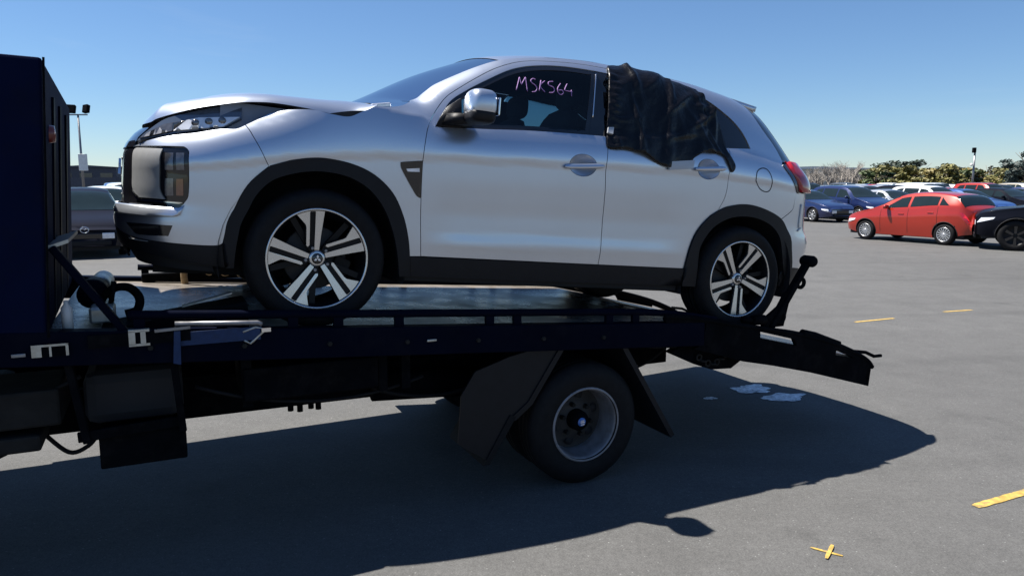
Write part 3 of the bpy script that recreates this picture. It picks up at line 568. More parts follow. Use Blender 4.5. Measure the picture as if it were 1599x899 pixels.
mk('underbody',*join(box((-.72,-.45,.20),(3.30,.45,.30)),box((.46,-.82,.25),(2.2,.82,.32)),box((-.70,-.70,.30),(-.47,.70,.82)),box((3.1,-.7,.30),(3.3,.7,.6)),box((-.45,-.44,.3),(.40,.44,.86))),'shell_dark',suv)
mk('axle',*join(tube([(0,-.8,.34),(0,.8,.34)],.035,10),tube([(2.67,-.8,.34),(2.67,.8,.34)],.04,10),tube([(1.6,.2,.2),(2.9,.3,.2)],.05,10)),'frame_grime',suv,True)
both(mk('wing_apron',*box((-.46,-.742,.88),(.14,-.734,1.045)),'inner_paint',suv))
mk('slam_panel',*box((-.50,-.735,.80),(.20,.735,.985)),'lamp_slate',suv,bev=.02)
mk('pillar_lining',*box((1.535,.70,1.02),(1.73,.74,1.47)),'cabin',suv,bev=.01)
# cabin
mk('dashboard',*join(box((.42,-.72,.75),(.86,.72,1.06)),xf(box((-.12,-.70,-.04),(.12,.70,.04)),Matrix.Translation((.66,0,1.06))@Matrix.Rotation(R(-14),4,'Y'))),'cabin',suv,bev=.03)
mk('cabin_floor',*box((.5,-.78,.40),(2.9,.78,.44)),'cabin',suv)
mk('steering_wheel',*xf(join(tube([(.18*math.cos(2*math.pi*i/24),.18*math.sin(2*math.pi*i/24),0) for i in range(24)],.015,8,closed=True),bar((-.18,0,0),(.18,0,0),.05,.02),tube([(0,0,0),(0,0,.25)],.03,8)),Matrix.Translation((.93,.37,1.06))@Matrix.Rotation(R(-62),4,'Y')),'cabin',suv,True)
def seat(x,y,w):
    s=mk('seat',*box((x-.45,y-w/2,.60),(x+.08,y+w/2,.76)),'seat_fabric',suv,bev=.05)
    def bk(a,b):
        z=.70+.62*a;ang=2*math.pi*b;e=(1-abs(2*a-1)**5)**.5 if .001<a<.999 else .05
        c,si=math.cos(ang),math.sin(ang);sq=lambda t:math.copysign(abs(t)**.55,t)
        return (x+.02+.19*a+.065*sq(c)*e,y+w/2*sq(si)*(e*.9+.0)*(1-.12*a),z)
    mk('seat_back',*grid(bk,16,24),'seat_fabric',s,True)
    if w<.7:
        def hr(a,b):
            z=1.30+.17*a;ang=2*math.pi*b;e=max(.05,(1-abs(2*a-1)**4))**.5;sq=lambda t:math.copysign(abs(t)**.6,t)
            return (x+.23+.045*sq(math.cos(ang))*e,y+.125*sq(math.sin(ang))*e,z)
        mk('headrest',*grid(hr,12,20),'seat_fabric',s,True)
seat(1.36,-.37,.50);seat(1.36,.37,.50);seat(2.12,0,1.30)
v,f=grid(lambda a,b:(lambda p:(p[0],p[1]*.97,p[2]-.035))(roofrow(5+int(round(a*26)),b)),26,20);mk('headliner',v,f,'cabin',suv,True)
# mirror
def mirror():
    e=mk('door_mirror',*grid(lambda a,b:mir(a,b,0),14,28),'silver',suv,True)
    return e
def sqp(t,p): return math.copysign(abs(t)**p,t)
def mir(a,b,k):
    th=math.pi*(a-.5);ph=2*math.pi*b;c=abs(math.cos(th))**.45
    if k==0: z=1.165+.075*sqp(math.sin(th),.75)
    else: z=1.115+.045*sqp(math.sin(th),.6)
    z=max(z,1.115) if k==0 else min(z,1.128)
    r=c*(1.0 if k==0 else .97)
    x=.742+.075*r*sqp(math.cos(ph),.6)+.018*(z-1.16)/.07*0;y=-.99+.104*r*sqp(math.sin(ph),.6)
    return (x-.22*(y+1.0)*-1*.35,y,z)
dm=mirror()
mk('mirror_base',*join(grid(lambda a,b:mir(a,b,1),12,28),hexa([(.56,-.84,1.05),(.72,-.84,1.055),(.76,-.93,1.075),(.66,-.95,1.075)],[(.60,-.83,1.12),(.70,-.83,1.125),(.76,-.93,1.118),(.66,-.95,1.118)]),hexa([(.555,-.872,1.045),(.70,-.874,1.052),(.70,-.84,1.052),(.555,-.84,1.045)],[(.625,-.845,1.155),(.70,-.83,1.21),(.70,-.80,1.21),(.625,-.81,1.155)])),'black_plastic',dm,True)
mk('mirror_glass',*box((.806,-1.08,1.115),(.816,-.93,1.205)),'chrome',dm,bev=.02)
both(dm)
# handwriting on the front window
def ribbon(pts,w,off,fn=S,nf=Sn):
    q=crom(pts,6) if len(pts)>2 else [tuple(a+(b-a)*i/6 for a,b in zip(*pts)) for i in range(7)]
    return tube([Vector(fn(*p))+Vector(nf(*p))*off for p in q],w,6)
STROKES=[[(1.034,1.306),(1.06,1.382)],[(1.06,1.382),(1.067,1.342)],[(1.067,1.342),(1.096,1.387)],[(1.096,1.387),(1.1,1.308)],[(1.156,1.383),(1.14,1.386),(1.127,1.374),(1.133,1.36),(1.15,1.35),(1.16,1.334),(1.15,1.315),(1.129,1.309)],[(1.189,1.383),(1.173,1.322)],[(1.213,1.384),(1.182,1.351),(1.208,1.319)],[(1.265,1.388),(1.237,1.381),(1.237,1.363),(1.261,1.355),(1.268,1.339),(1.257,1.324),(1.235,1.32)],[(1.311,1.383),(1.291,1.355),(1.29,1.331),(1.306,1.319),(1.324,1.331),(1.316,1.346),(1.293,1.342)],[(1.353,1.387),(1.337,1.358),(1.339,1.347),(1.383,1.346)],[(1.377,1.355),(1.375,1.32)]]
mk('handwriting',*join(*[ribbon(s,.0028,-.003) for s in STROKES]),'marker_ink',fw,True,label='lot number MSK564 hand-lettered in purple marker')
# faint writing on the far window, seen from inside
FS=[[(1.10,1.36),(1.12,1.30)],[(1.13,1.39),(1.135,1.28)],[(1.20,1.36),(1.26,1.365)],[(1.20,1.33),(1.26,1.335)],[(1.33,1.36),(1.37,1.29)],[(1.37,1.37),(1.32,1.28)],[(1.40,1.31),(1.42,1.28)]]
v,f=join(*[ribbon(s,.003,-.012) for s in FS]);mk('handwriting',[(p[0],-p[1],p[2]) for p in v],f,'marker_pink',suv,True,label='faint pink marker strokes on the far window')
# ------------------------------------------------------------------ alloy wheels
RR=.2443
def alloy(parent,loc,rotz,spin):
    w=empty('wheel',loc,(0,0,rotz),parent)
    tp=[(.236,.004),(.246,-.006),(.262,-.013),(.29,-.017),(.312,-.012),(.326,.004),(.336,.026),(.339,.045),(.339,.062),(.331,.064),(.331,.072),(.3395,.074),(.34,.098),(.331,.100),(.331,.108),(.34,.110),(.3395,.134),(.331,.136),(.331,.144),(.339,.146),(.336,.182),(.326,.205),(.30,.222),(.25,.215),(.236,.20)]
    mk('tyre',*lathe(tp,72),'rubber',w,True)
    mk('rim_barrel',*lathe([(.2355,-.002),(.228,.012),(.222,.05),(.205,.10),(.205,.19),(.236,.205)],64),'alloy_dark',w,True)
    mk('rim_lip',*lathe([(.2345,-.001),(.236,-.007),(RR,-.0075),(RR+.0015,-.003)],96),'alloy',w,True)
    mk('brake_disc',*lathe([(.0,.085),(.15,.085),(.155,.09),(.155,.105),(.0,.105)],48),'wheel_disc_grime',w,True)
    mk('brake_caliper',*xf(prism([(.09,-.06),(.175,-.05),(.175,.05),(.09,.06)],.06,.13),Matrix.Rotation(R(20),4,'Y')),'frame_grime',w,bev=.01)
    sp_=[(.030,.17),(.05,.5),(.09,.962),(.0,.972),(-.09,.968),(-.2,.952),(-.33,.915),(-.462,.858),(-.33,.73),(-.262,.66),(-.245,.6),(-.225,.25),(-.195,.225),(-.165,.26),(-.178,.55),(-.198,.90),(-.188,.925),(-.095,.935),(-.085,.915),(-.072,.55),(-.062,.17)]
    bk_=[(.034,.12),(.094,.96),(-.09,.966),(-.33,.913),(-.45,.85),(-.265,.65),(-.23,.22),(-.10,.10)]
    dep=lambda r:.004+.022*(1-min(1,r/RR))
    def plate(poly,t0,t1,a):
        v=[];n=len(poly)
        for k,t in enumerate((t0,t1)):
            for (x,z) in poly:
                x,z=x*RR,z*RR;r=math.hypot(x,z);X=x*math.cos(a)-z*math.sin(a);Z=x*math.sin(a)+z*math.cos(a);v.append((X,dep(r)+t,Z))
        return v,[tuple(range(n)),tuple(range(2*n-1,n-1,-1))]+[((i+1)%n,i,n+i,n+(i+1)%n) for i in range(n)]
    for k in range(5):
        a=spin+2*math.pi*k/5
        s=mk('spoke',*plate(sp_,0,.014,a),'alloy',w)
        mk('spoke_pocket',*plate(bk_,.010,.03,a),'alloy_dark',s)
        q=a-R(38);mk('rear_spoke',*plate([(-.05,.15),(-.05,.95),(.07,.95),(.06,.15)],.035,.06,q),'alloy_dark',w)
        nx,nz=-math.sin(a+R(36))*.0,0
        an=a+math.pi/2+R(36)-R(8);mk('wheel_nut',*xf(lathe([(0,-.012),(.007,-.012),(.0095,0),(.0095,.012)],8),Matrix.Translation((.056*math.cos(an),.022,.056*math.sin(an)))),'steel',w)
    mk('hub_plate',*lathe([(0,.018),(.030,.018),(.036,.020),(.042,.03),(.042,.05)],40),'alloy',w,True)
    h=mk('hub_cap',*lathe([(0,.010),(.020,.011),(.0265,.014),(.0275,.022)],32),'gloss_black',w,True)
    for d in diamonds(.019):
        c,s_=math.cos(spin*0),0
        mk('badge_diamond',*prism(d,.007,.0105),'badge_white',h)
    return w
for (x,y,rz,spin) in ((0,-.885,0,0),(2.67,-.885,0,R(176)),(0,.885,math.pi,.4),(2.67,.885,math.pi,.9)):
    alloy(suv,(x,y,.34),rz,spin)
# ------------------------------------------------------------------ black plastic sheet taped over the rear door window
PLASTIC=[(1.655,1.535),(1.675,1.546),(1.73,1.558),(1.80,1.556),(1.86,1.549),(2.017,1.531),(2.259,1.499),(2.304,1.476),(2.367,1.429),(2.46,1.314),(2.493,1.196),(2.487,1.13),(2.528,1.069),(2.534,1.031),(2.502,1.001),(2.477,1.042),(2.444,1.093),(2.36,1.105),(2.274,1.098),(2.191,1.057),(2.166,1.033),(2.08,1.0),(1.998,.984),(1.906,1.006),(1.815,1.042),(1.70,1.052),(1.590,1.048),(1.583,1.114),(1.600,1.25),(1.622,1.40)]
rnd=random.Random(4)
FOLD=[(rnd.uniform(1.6,2.45),rnd.uniform(1.05,1.5),rnd.uniform(-1.9,-.9) if rnd.random()<.5 else rnd.uniform(.0,.7),rnd.uniform(.012,.028),rnd.uniform(.08,.22),rnd.uniform(.008,.02)) for _ in range(26)]
def fold(u,z):
    d=.012
    for (a,b,t,w,l,h) in FOLD:
        c,s=math.cos(t),math.sin(t);p=(u-a)*c+(z-b)*s;q=-(u-a)*s+(z-b)*c
        d+=h*math.exp(-(q/w)**2-(p/l)**2)
    d+=.006*math.sin(150*z)*math.exp(-((u-1.63-.12*(z-1.1))/.035)**2)
    d+=.008*math.sin(13*u+9*z)+.004*math.sin(31*u-23*z)
    k=smooth(-.005,.05,u-(1.583+.15*(z-1.117)))
    return max(.004,.006+(d-.006)*(.35+.65*k))
ps=empty('plastic_sheet',SUV_LOC,suv.rotation_euler,label='crumpled black plastic sheet taped over the rear door window of the silver SUV',cat='plastic sheet')
panel('sheet',dense([PLASTIC+[PLASTIC[0]]]),'plastic_sheet',ps,S,Sn,.004,step=.013,gap=0,rim=.006,disp=fold)
for t in ([(1.998,1.013),(2.185,1.04),(2.177,.992),(2.003,.969)],[(1.593,1.164),(1.631,1.168),(1.619,1.123),(1.585,1.129)]):
    panel('tape',dense([[a,b] for a,b in zip(t,t[1:]+t[:1])]),'tape',ps,S,Sn,.022,step=.03,gap=0,rim=.018)
# ================================================================== tow truck (x to its rear, y to its far side)
TYAW=YAW
truck=empty('tow_truck',(SUV_LOC[0],SUV_LOC[1],0),(0,0,TYAW),label='dark navy tilt-tray tow truck with dual rear wheels carrying the silver SUV',cat='tow truck')
def dk(x): return 1.0185-.069*x if x<2.3 else .8598-.243*(x-2.3)
T_=lambda name,vf,m,smooth=False,bev=0,parent=None,**k: mk(name,*vf,m,parent or truck,smooth,bev,**k)
def slab(xs,y0,y1,a,b):
    """long plate that follows the tray between heights a and b over it"""
    v=[];f=[]
    for x in xs: v+=[(x,y0,dk(x)+a),(x,y1,dk(x)+a),(x,y1,dk(x)+b),(x,y0,dk(x)+b)]
    n=len(xs)
    for i in range(n-1):
        for k in range(4): f.append((i*4+k,i*4+(k+1)%4,(i+1)*4+(k+1)%4,(i+1)*4+k))
    f+=[(3,2,1,0),tuple((n-1)*4+k for k in range(4))]
    return v,f
deck=T_('deck_plate',slab([-1.12,-.5,0,.6,1.2,1.8,2.3],-.965,.965,-.05,0),'deck_plate')
for y0,y1 in ((-1.016,-.30),(.30,1.016)): T_('tail_runway',slab([2.302,2.7,3.1,3.5,3.74],y0,y1,-.045,0),'deck_plate')
for i in range(5):
    x=2.45+.28*i;T_('tail_crossbar',box((x,-.30,dk(x)-.07),(x+.06,.30,dk(x)-.02)),'truck_black')
for i in range(9):
    x=-.9+.36*i;T_('deck_cross_member',box((x,-.96,dk(x)-.13),(x+.05,.96,dk(x)-.052)),'truck_black')
for s in (-1,1):
    y=s*1.01
    T_('side_beam',slab([-1.75,-1.1,0,1,1.9,2.28],y-.044,y+.044,-.115,.028),'truck_navy',bev=.006)
    TP=[(1.99,.935),(2.174,.918),(2.437,.870),(2.602,.84),(2.786,.80),(3.068,.745),(3.239,.70),(3.417,.643),(3.552,.583),(3.69,.524),(3.745,.486),(3.753,.437),(3.74,.323),(3.487,.395),(3.179,.482),(2.845,.564),(2.587,.619),(2.431,.668),(2.207,.734),(2.28,.76),(2.29,.885),(2.0,.905)]
    hol=[[(2.725,.795),(3.018,.72),(3.044,.676),(2.728,.755)],[(3.407,.61),(3.487,.58),(3.593,.536),(3.401,.575)]]
    panel('tail_plate',TP,'truck_black',truck,(lambda y:lambda x,z:(x,y+s*.04,z))(y),lambda x,z:(0,s,0),0,step=.12,gap=0,rim=.03,holes=hol)
    if s>9: T_('tail_beam_lower',hexa([(2.0,y-.03,.70),(3.0,y-.03,.46),(3.0,y+.03,.46),(2.0,y+.03,.70)],[(2.0,y-.03,.765),(3.0,y-.03,.525),(3.0,y+.03,.525),(2.0,y+.03,.765)]),'truck_black')
    # rope rail on stub posts
    xs=[-.15+.2*i for i in range(10)]+[1.95,2.1]
    rl=[(x,y,dk(x)+.09) for x in (-.80,-.15,.4,.9,1.4,1.7)]+[(1.95,y,dk(1.95)+.085),(2.15,y,dk(2.15)+.07),(2.4,y,dk(2.4)+.055)]
    T_('rope_rail',tube(crom(rl,5),.020,8),'truck_navy',True)
    for x in (-.78,-.45,-.14,.07,.37,.86,1.02,1.60,1.78): T_('rail_post',box((x,y-.012,dk(x)+.02),(x+.045,y+.012,dk(x)+.085)),'truck_navy')
    tl=[(1.99,y+s*.03,.945),(2.174,y+s*.03,.925),(2.437,y+s*.03,.872),(2.786,y+s*.03,.803),(3.068,y+s*.03,.747),(3.417,y+s*.03,.645),(3.69,y+s*.03,.526),(3.775,y+s*.03,.452)]
    T_('tail_rail',tube(crom(tl,5),.017,8),'truck_black',True)
    T_('tail_latch',join(tube([(3.62,y,dk(3.62)+.035),(3.74,y,dk(3.74)+.045),(3.80,y-.02,dk(3.8)+.03),(3.87,y-.02,dk(3.87)+.045)],.012,8)),'truck_black',True)
T_('tail_end_bar',box((3.70,-1.05,dk(3.74)-.16),(3.745,1.05,dk(3.74)-.05)),'truck_black',bev=.01)
# tail bracket and drip edge under the tail
T_('tail_bracket',prism([(2.10,.70),(2.32,.60),(2.42,.565),(2.58,.555),(2.66,.60),(2.95,.56),(2.97,.60),(2.3,.78)],-.96,-.90),'truck_black')
T_('tail_hose',tube(crom([(1.85,-.9,.79),(1.98,-.92,.745),(2.12,-.93,.735),(2.24,-.93,.70),(2.32,-.93,.655),(2.38,-.92,.70)],6),.011,8),'rubber',True)
# prop arm with lug rings on the near tail rail
arm=T_('prop_arm',join(bar((2.87,-.985,.80),(3.17,-.985,1.215),.035,.05,(0,1,0))),'truck_black',bev=.006)
def ringv(c,r,t,n=18): return tube([(c[0]+r*math.cos(2*math.pi*i/n),c[1],c[2]+r*math.sin(2*math.pi*i/n)) for i in range(n)],t,8,closed=True)
T_('arm_head',xf(lathe([(0,-.05),(.030,-.05),(.038,-.035),(.038,.035),(.030,.05),(0,.05)],20),Matrix.Translation((3.175,-.985,1.215))),'truck_black',True,parent=arm)
T_('arm_ring',ringv((3.115,-.985,1.075),.030,.013),'truck_black',True,parent=arm)
T_('arm_ring',ringv((2.945,-.985,.86),.036,.016),'truck_black',True,parent=arm)
T_('arm_gusset',prism([(2.80,.80),(2.98,.80),(3.03,1.0),(2.99,1.02),(2.93,.93),(2.82,.86)],-.99,-.965),'truck_black',parent=arm)
T_('wheel_stop',join(tube([(2.70,-1.0,dk(2.7)+.10),(2.80,-1.0,dk(2.8)+.12)],.032,10),tube([(2.62,-1.0,dk(2.62)+.09),(2.70,-1.0,dk(2.70)+.10)],.02,8)),'truck_black',True)
T_('tail_lever',tube([(3.10,-1.035,.752),(3.22,-1.035,.728),(3.45,-1.035,.652)],[.026,.02,.014],10),'truck_black',True)
# headboard locker (perpendicular to the tilted tray)
def hx(x,z): return x+.06*(z-1.1)
hb=[(-1.085,-1.05,1.09),(-1.16,1.05,1.09)]
v,f=hexa([(-2.35,-1.05,1.09),(-1.095,-1.05,1.09),(-1.185,1.05,1.09),(-2.35,1.05,1.09)],[(-2.29,-1.05,2.25),(-1.03,-1.05,2.205),(-1.12,1.0,2.19),(-2.29,1.0,2.25)])
T_('headboard_locker',(v,f),'locker_navy',bev=.012)
T_('locker_edge',bar((-1.088,-1.052,1.10),(-1.024,-1.052,2.205),.008,.008),'truck_black')
T_('locker_shelf',hexa([(-1.09,-.98,1.445),(-1.0,-.96,1.475),(-1.02,-.3,1.475),(-1.12,-.3,1.445)],[(-1.09,-.98,1.46),(-1.0,-.96,1.49),(-1.02,-.3,1.49),(-1.12,-.3,1.46)]),'galv')
for y in (-.55,-.1,.45): T_('locker_rib',bar((-1.10-.043*(y+1.05),y,1.12),(-1.035-.043*(y+1.05),y,2.1),.05,.02),'truck_navy')
T_('locker_lamp',xf(lathe([(0,-.03),(.035,-.025),(.04,0),(.04,.03)],20),Matrix.Translation((-1.065,-.72,1.93))@Matrix.Rotation(R(90),4,'Z')),'lamp_orange',True)
T_('tray_brace',bar((-1.06,-.97,1.46),(-.80,-1.0,1.07),.03,.055,(0,1,0)),'truck_navy',bev=.006)
T_('grease_bottle',xf(lathe([(0,-.06),(.022,-.06),(.022,.04),(.010,.055),(.010,.07),(0,.07)],18),Matrix.Translation((-1.03,-.93,1.16))@Matrix.Rotation(R(90),4,'X')),'white_paint',True)
T_('winch_drum',tube([(-.96,-.30,1.17),(-.96,.30,1.17)],.055,18),'steel',True)
T_('winch_flange',xf(lathe([(0,-.012),(.06,-.012),(.06,.012),(0,.012)],28),Matrix.Translation((-.96,-.34,1.20))),'galv',True)
T_('winch_motor',join(tube([(-.96,-.36,1.20),(-.96,-.56,1.20)],.065,18)),'truck_navy',True)
T_('tow_hook',tube(crom([(-.90,-.60,1.20),(-.86,-.62,1.235),(-.80,-.64,1.235),(-.76,-.66,1.19),(-.77,-.68,1.135),(-.82,-.69,1.12)],6),[.020]*31,8),'truck_black',True)
T_('control_lever',tube([(-.88,-.66,1.16),(-.86,-.66,1.27)],.012,8),'truck_black',True)
T_('control_valve',box((-.96,-.80,1.10),(-.86,-.64,1.17)),'galv',bev=.01)
# lashing gear on the tray
T_('chain_hoist',join(*[ringv((-.42+.05*i,.80,dk(-.4)+.10-.006*i),.022,.009) if i%2 else xf(ringv((0,0,0),.022,.009),Matrix.Translation((-.42+.05*i,.80,dk(-.4)+.10-.006*i))@Matrix.Rotation(R(90),4,'X')) for i in range(7)]),'chain_rust',True)
T_('chain_post',tube(crom([(-.52,.86,dk(-.5)+.0),(-.52,.86,dk(-.5)+.09),(-.47,.83,dk(-.47)+.13),(-.40,.80,dk(-.4)+.12)],6),.022,8),'chain_rust',True)
T_('tray_bin',box((-.78,.90,dk(-.7)+.005),(-.02,.955,dk(-.5)+.075)),'truck_black',bev=.01)
T_('tray_stake',join(bar((.06,.93,dk(0)),(.06,.93,dk(0)+.10),.05,.05),bar((.20,.93,dk(0)),(.20,.93,dk(0)+.10),.02,.05),bar((.02,.93,dk(0)+.10),(.22,.93,dk(0)+.09),.03,.03)),'truck_black')
T_('skate_ramp',hexa([(-.92,-.90,dk(-.9)+.003),(-.30,-.90,dk(-.3)+.003),(-.30,-.62,dk(-.3)+.003),(-.92,-.62,dk(-.9)+.003)],[(-.86,-.88,dk(-.9)+.012),(-.30,-.88,dk(-.3)+.13),(-.30,-.64,dk(-.3)+.13),(-.86,-.64,dk(-.9)+.012)]),'truck_black',bev=.01)
T_('wheel_strap',hexa([(-.58,-.80,dk(-.58)+.09),(-.36,-.80,dk(-.36)+.155),(-.36,-.75,dk(-.36)+.155),(-.58,-.75,dk(-.58)+.09)],[(-.58,-.80,dk(-.58)+.096),(-.36,-.80,dk(-.36)+.162),(-.36,-.75,dk(-.36)+.162),(-.58,-.75,dk(-.58)+.096)]),'galv')
# near side ratchet gear
yb=-1.06
T_('strap_bar',tube([(-.62,yb,dk(-.62)+.058),(-.28,yb,dk(-.28)+.060),(-.262,yb,dk(-.26)+.052)],.011,10),'steel',True)
rb_=T_('ratchet',join(box((-.80,yb-.012,dk(-.8)-.03),(-.775,yb+.012,dk(-.8)+.028)),box((-.755,yb-.012,dk(-.8)-.03),(-.735,yb+.012,dk(-.8)+.028)),box((-.80,yb-.012,dk(-.8)+.024),(-.72,yb+.012,dk(-.8)+.034)),box((-.80,yb-.012,dk(-.8)-.036),(-.72,yb+.012,dk(-.8)-.026))),'galv')
T_('ratchet_web',box((-.95,yb-.006,dk(-.8)-.03),(-.56,yb+.004,dk(-.8)+.022)),'truck_black',parent=rb_)
T_('ratchet_handle',bar((-.70,yb-.01,dk(-.7)+.03),(-.56,yb-.01,dk(-.6)+.042),.01,.012),'steel',parent=rb_)
T_('strap_web',box((-.60,yb-.004,dk(-.45)-.028),(-.27,yb+.004,dk(-.45)+.03)),'strap_blue')
T_('strap_tail',hexa([(-.635,yb-.015,dk(-.6)-.11),(-.605,yb-.03,dk(-.6)-.115),(-.605,yb-.02,dk(-.6)-.115),(-.635,yb-.008,dk(-.6)-.11)],[(-.625,yb-.01,dk(-.6)+.03),(-.60,yb-.012,dk(-.6)+.03),(-.60,yb-.006,dk(-.6)+.03),(-.625,yb-.004,dk(-.6)+.03)]),'strap_blue')
T_('strap_hook',tube([(-.345,yb,dk(-.34)+.018),(-.29,yb,dk(-.3)+.04),(-.245,yb,dk(-.25)+.03),(-.315,yb,dk(-.31)-.035),(-.34,yb,dk(-.34)-.02)],.006,8),'galv',True)
T_('hook_tip',box((-.265,yb-.008,dk(-.25)+.018),(-.225,yb+.008,dk(-.25)+.036)),'chrome')
ml=T_('marker_plate',box((-1.15,yb-.008,1.025),(-1.02,yb,1.075)),'truck_black')
for a,b,c,d in ((-1.15,-1.115,1.025,1.075),(-1.115,-1.02,1.066,1.075),(-1.03,-1.02,1.025,1.075),(-1.088,-1.08,1.025,1.066)): T_('marker_frame',box((a,yb-.012,c),(b,yb-.007,d)),'galv',parent=ml)
T_('side_marker',box((.52,yb-.006,dk(.55)-.045),(.57,yb,dk(.55)-.033)),'galv',bev=.003)
T_('side_marker',box((-1.22,yb-.006,1.03),(-1.17,yb,1.045)),'steel',bev=.003)
# chassis
for s in (-1,1):
    T_('chassis_rail',hexa([(-3.3,s*.43-.035,.53),(2.45,s*.43-.035,.50),(2.45,s*.43+.035,.50),(-3.3,s*.43+.035,.53)],[(-3.3,s*.43-.035,.74),(2.45,s*.43-.035,.70),(2.45,s*.43+.035,.70),(-3.3,s*.43+.035,.74)]),'truck_black',bev=.006)
    T_('subframe_rail',slab([-1.1,0,1.2,2.28],s*.38-.04,s*.38+.04,-.26,-.132),'truck_black')
    T_('leaf_spring',join(*[slab2 for slab2 in [hexa([(.95+.06*k,s*.52-.035,.44-.014*k),(2.02-.06*k,s*.52-.035,.44-.014*k),(2.02-.06*k,s*.52+.035,.44-.014*k),(.95+.06*k,s*.52+.035,.44-.014*k)],[(.95+.06*k,s*.52-.035,.452-.014*k),(2.02-.06*k,s*.52-.035,.452-.014*k),(2.02-.06*k,s*.52+.035,.452-.014*k),(.95+.06*k,s*.52+.035,.452-.014*k)]) for k in range(6)]]),'frame_grime')
T_('rear_axle',join(tube([(1.485,-.75,.36),(1.485,.75,.36)],.06,14),xf(lathe([(0,-.14),(.10,-.13),(.16,-.05),(.16,.05),(.10,.13),(0,.14)],20),Matrix.Translation((1.485,0,.36)))),'frame_grime',True)
T_('prop_shaft',tube([(-1.6,0,.52),(1.4,0,.38)],.04,12),'frame_grime',True)
T_('gearbox',box((-2.2,-.25,.35),(-1.4,.25,.72)),'frame_grime',bev=.05)
T_('tool_locker',box((-.345,-.97,.705),(.295,-.56,.865)),'truck_black',bev=.01)
T_('tool_locker',box((-.345,.56,.705),(.295,.97,.865)),'truck_black',bev=.01)
T_('fuel_tank',box((-1.0,-.90,.66),(-.60,-.50,.90)),'shell_dark',bev=.05)
T_('air_tank',tube([(.35,-.62,.62),(.95,-.62,.58)],.085,18),'truck_black',True)
T_('battery_box',box((-1.62,-.95,.70),(-1.08,-.55,.86)),'frame_grime',bev=.012)
T_('step_box',box((-1.62,-.96,.60),(-1.16,-.60,.67)),'frame_grime',bev=.012)
T_('lower_locker',box((-.945,-1.0,.495),(-.60,-.56,.645)),'truck_black',bev=.008)
for a,b in (((-1.035,-1.01,1.0),(-.985,-1.01,.63)),((-.635,-1.01,.97),(-.612,-1.01,.63))): T_('guard_post',bar(a,b,.03,.055,(0,1,0)),'truck_black',bev=.004)
T_('guard_bar',bar((-1.02,-1.012,.655),(-.60,-1.012,.675),.02,.045),'truck_black',bev=.004)
for x in (-1.6,-.35,.3,.42): T_('tray_hanger',box((x,-.95,.68),(x+.045,-.91,dk(x)-.12)),'truck_black')
T_('brake_hose',tube(crom([(-1.18,-.75,.62),(-1.08,-.80,.53),(-1.0,-.82,.555),(-.96,-.80,.60)],6),.010,8),'rubber',True)
for i,x in enumerate((-.06,-.01,.05,.09)): T_('chassis_bolt',xf(lathe([(0,-.02),(.016,-.02),(.016,.03),(0,.03)],8),Matrix.Translation((x,-.43,.50-.01*(i%2)))@Matrix.Rotation(R(90),4,'X')),'truck_black')
for k,(a,b,sag,r_) in enumerate((((-.55,-.93,.80),(.55,-.90,.72),.10,.009),((.30,-.80,.66),(1.0,-.75,.62),.07,.012),((-1.6,-.9,.92),(-1.0,-.93,.90),.09,.010),((1.75,-.6,.62),(2.3,-.7,.70),.12,.009))):
    T_('loom',tube([tuple(p+(q-p)*t/12-(sag*4*(t/12)*(1-t/12) if i==2 else 0) for i,(p,q) in enumerate(zip(a,b))) for t in range(13)],r_,7),'rubber',True)
for i in range(7):
    x=-.72+.38*i;T_('beam_bolt',xf(lathe([(0,-.010),(.011,-.010),(.013,0),(.013,.006)],6),Matrix.Translation((x,-1.057,dk(x)-.045))),'frame_grime')
T_('tail_chain',join(*[xf(ringv((0,0,0),.018,.006),Matrix.Translation((2.30+.035*i,-.985,.66-.05*math.sin(math.pi*i/6)))@Matrix.Rotation(R(90*(i%2)),4,'X')) for i in range(7)]),'frame_grime',True)
# mudguards
def plate(pts,t,y0,y1):
    v=[];n=len(pts)
    for i,(x,z) in enumerate(pts):
        a=Vector(pts[max(0,i-1)]);b=Vector(pts[min(n-1,i+1)]);d=(b-a).normalized();nn=Vector((-d.y,d.x))*t/2
        v+=[(x+nn.x,y0,z+nn.y),(x+nn.x,y1,z+nn.y),(x-nn.x,y1,z-nn.y),(x-nn.x,y0,z-nn.y)]
    f=[]
    for i in range(n-1):
        for k in range(4): f.append((i*4+k,i*4+(k+1)%4,(i+1)*4+(k+1)%4,(i+1)*4+k))
    return v,f+[(3,2,1,0),tuple((n-1)*4+k for k in range(4))]
for s in (-1,1):
    y0,y1=sorted((s*1.02,s*.50))
    T_('mudguard',plate([(1.345,.86),(1.12,.53),(1.02,.455)],.03,y0,y1),'black_plastic')
    T_('mudguard',plate([(1.70,.83),(2.09,.20)],.03,y0,y1),'black_plastic')
    T_('mudguard_top',plate([(1.30,.862),(1.74,.835)],.02,y0,y1),'black_plastic')
    T_('mud_flap',hexa([(.84,y0,.22),(.875,y0,.22),(.875,y1,.22),(.84,y1,.22)],[(1.0,y0,.48),(1.035,y0,.465),(1.035,y1,.465),(1.0,y1,.48)]),'rubber')
    T_('mudguard_stay',prism([(1.36,.865),(1.10,.50),(1.0,.43),(.88,.23),(.70,.36),(.72,.62),(.80,.74),(1.0,.80)],s*1.005-.006,s*1.005+.006) if s<0 else box((1.0,s*.5,.6),(1.05,s*.52,.8)),'black_plastic')
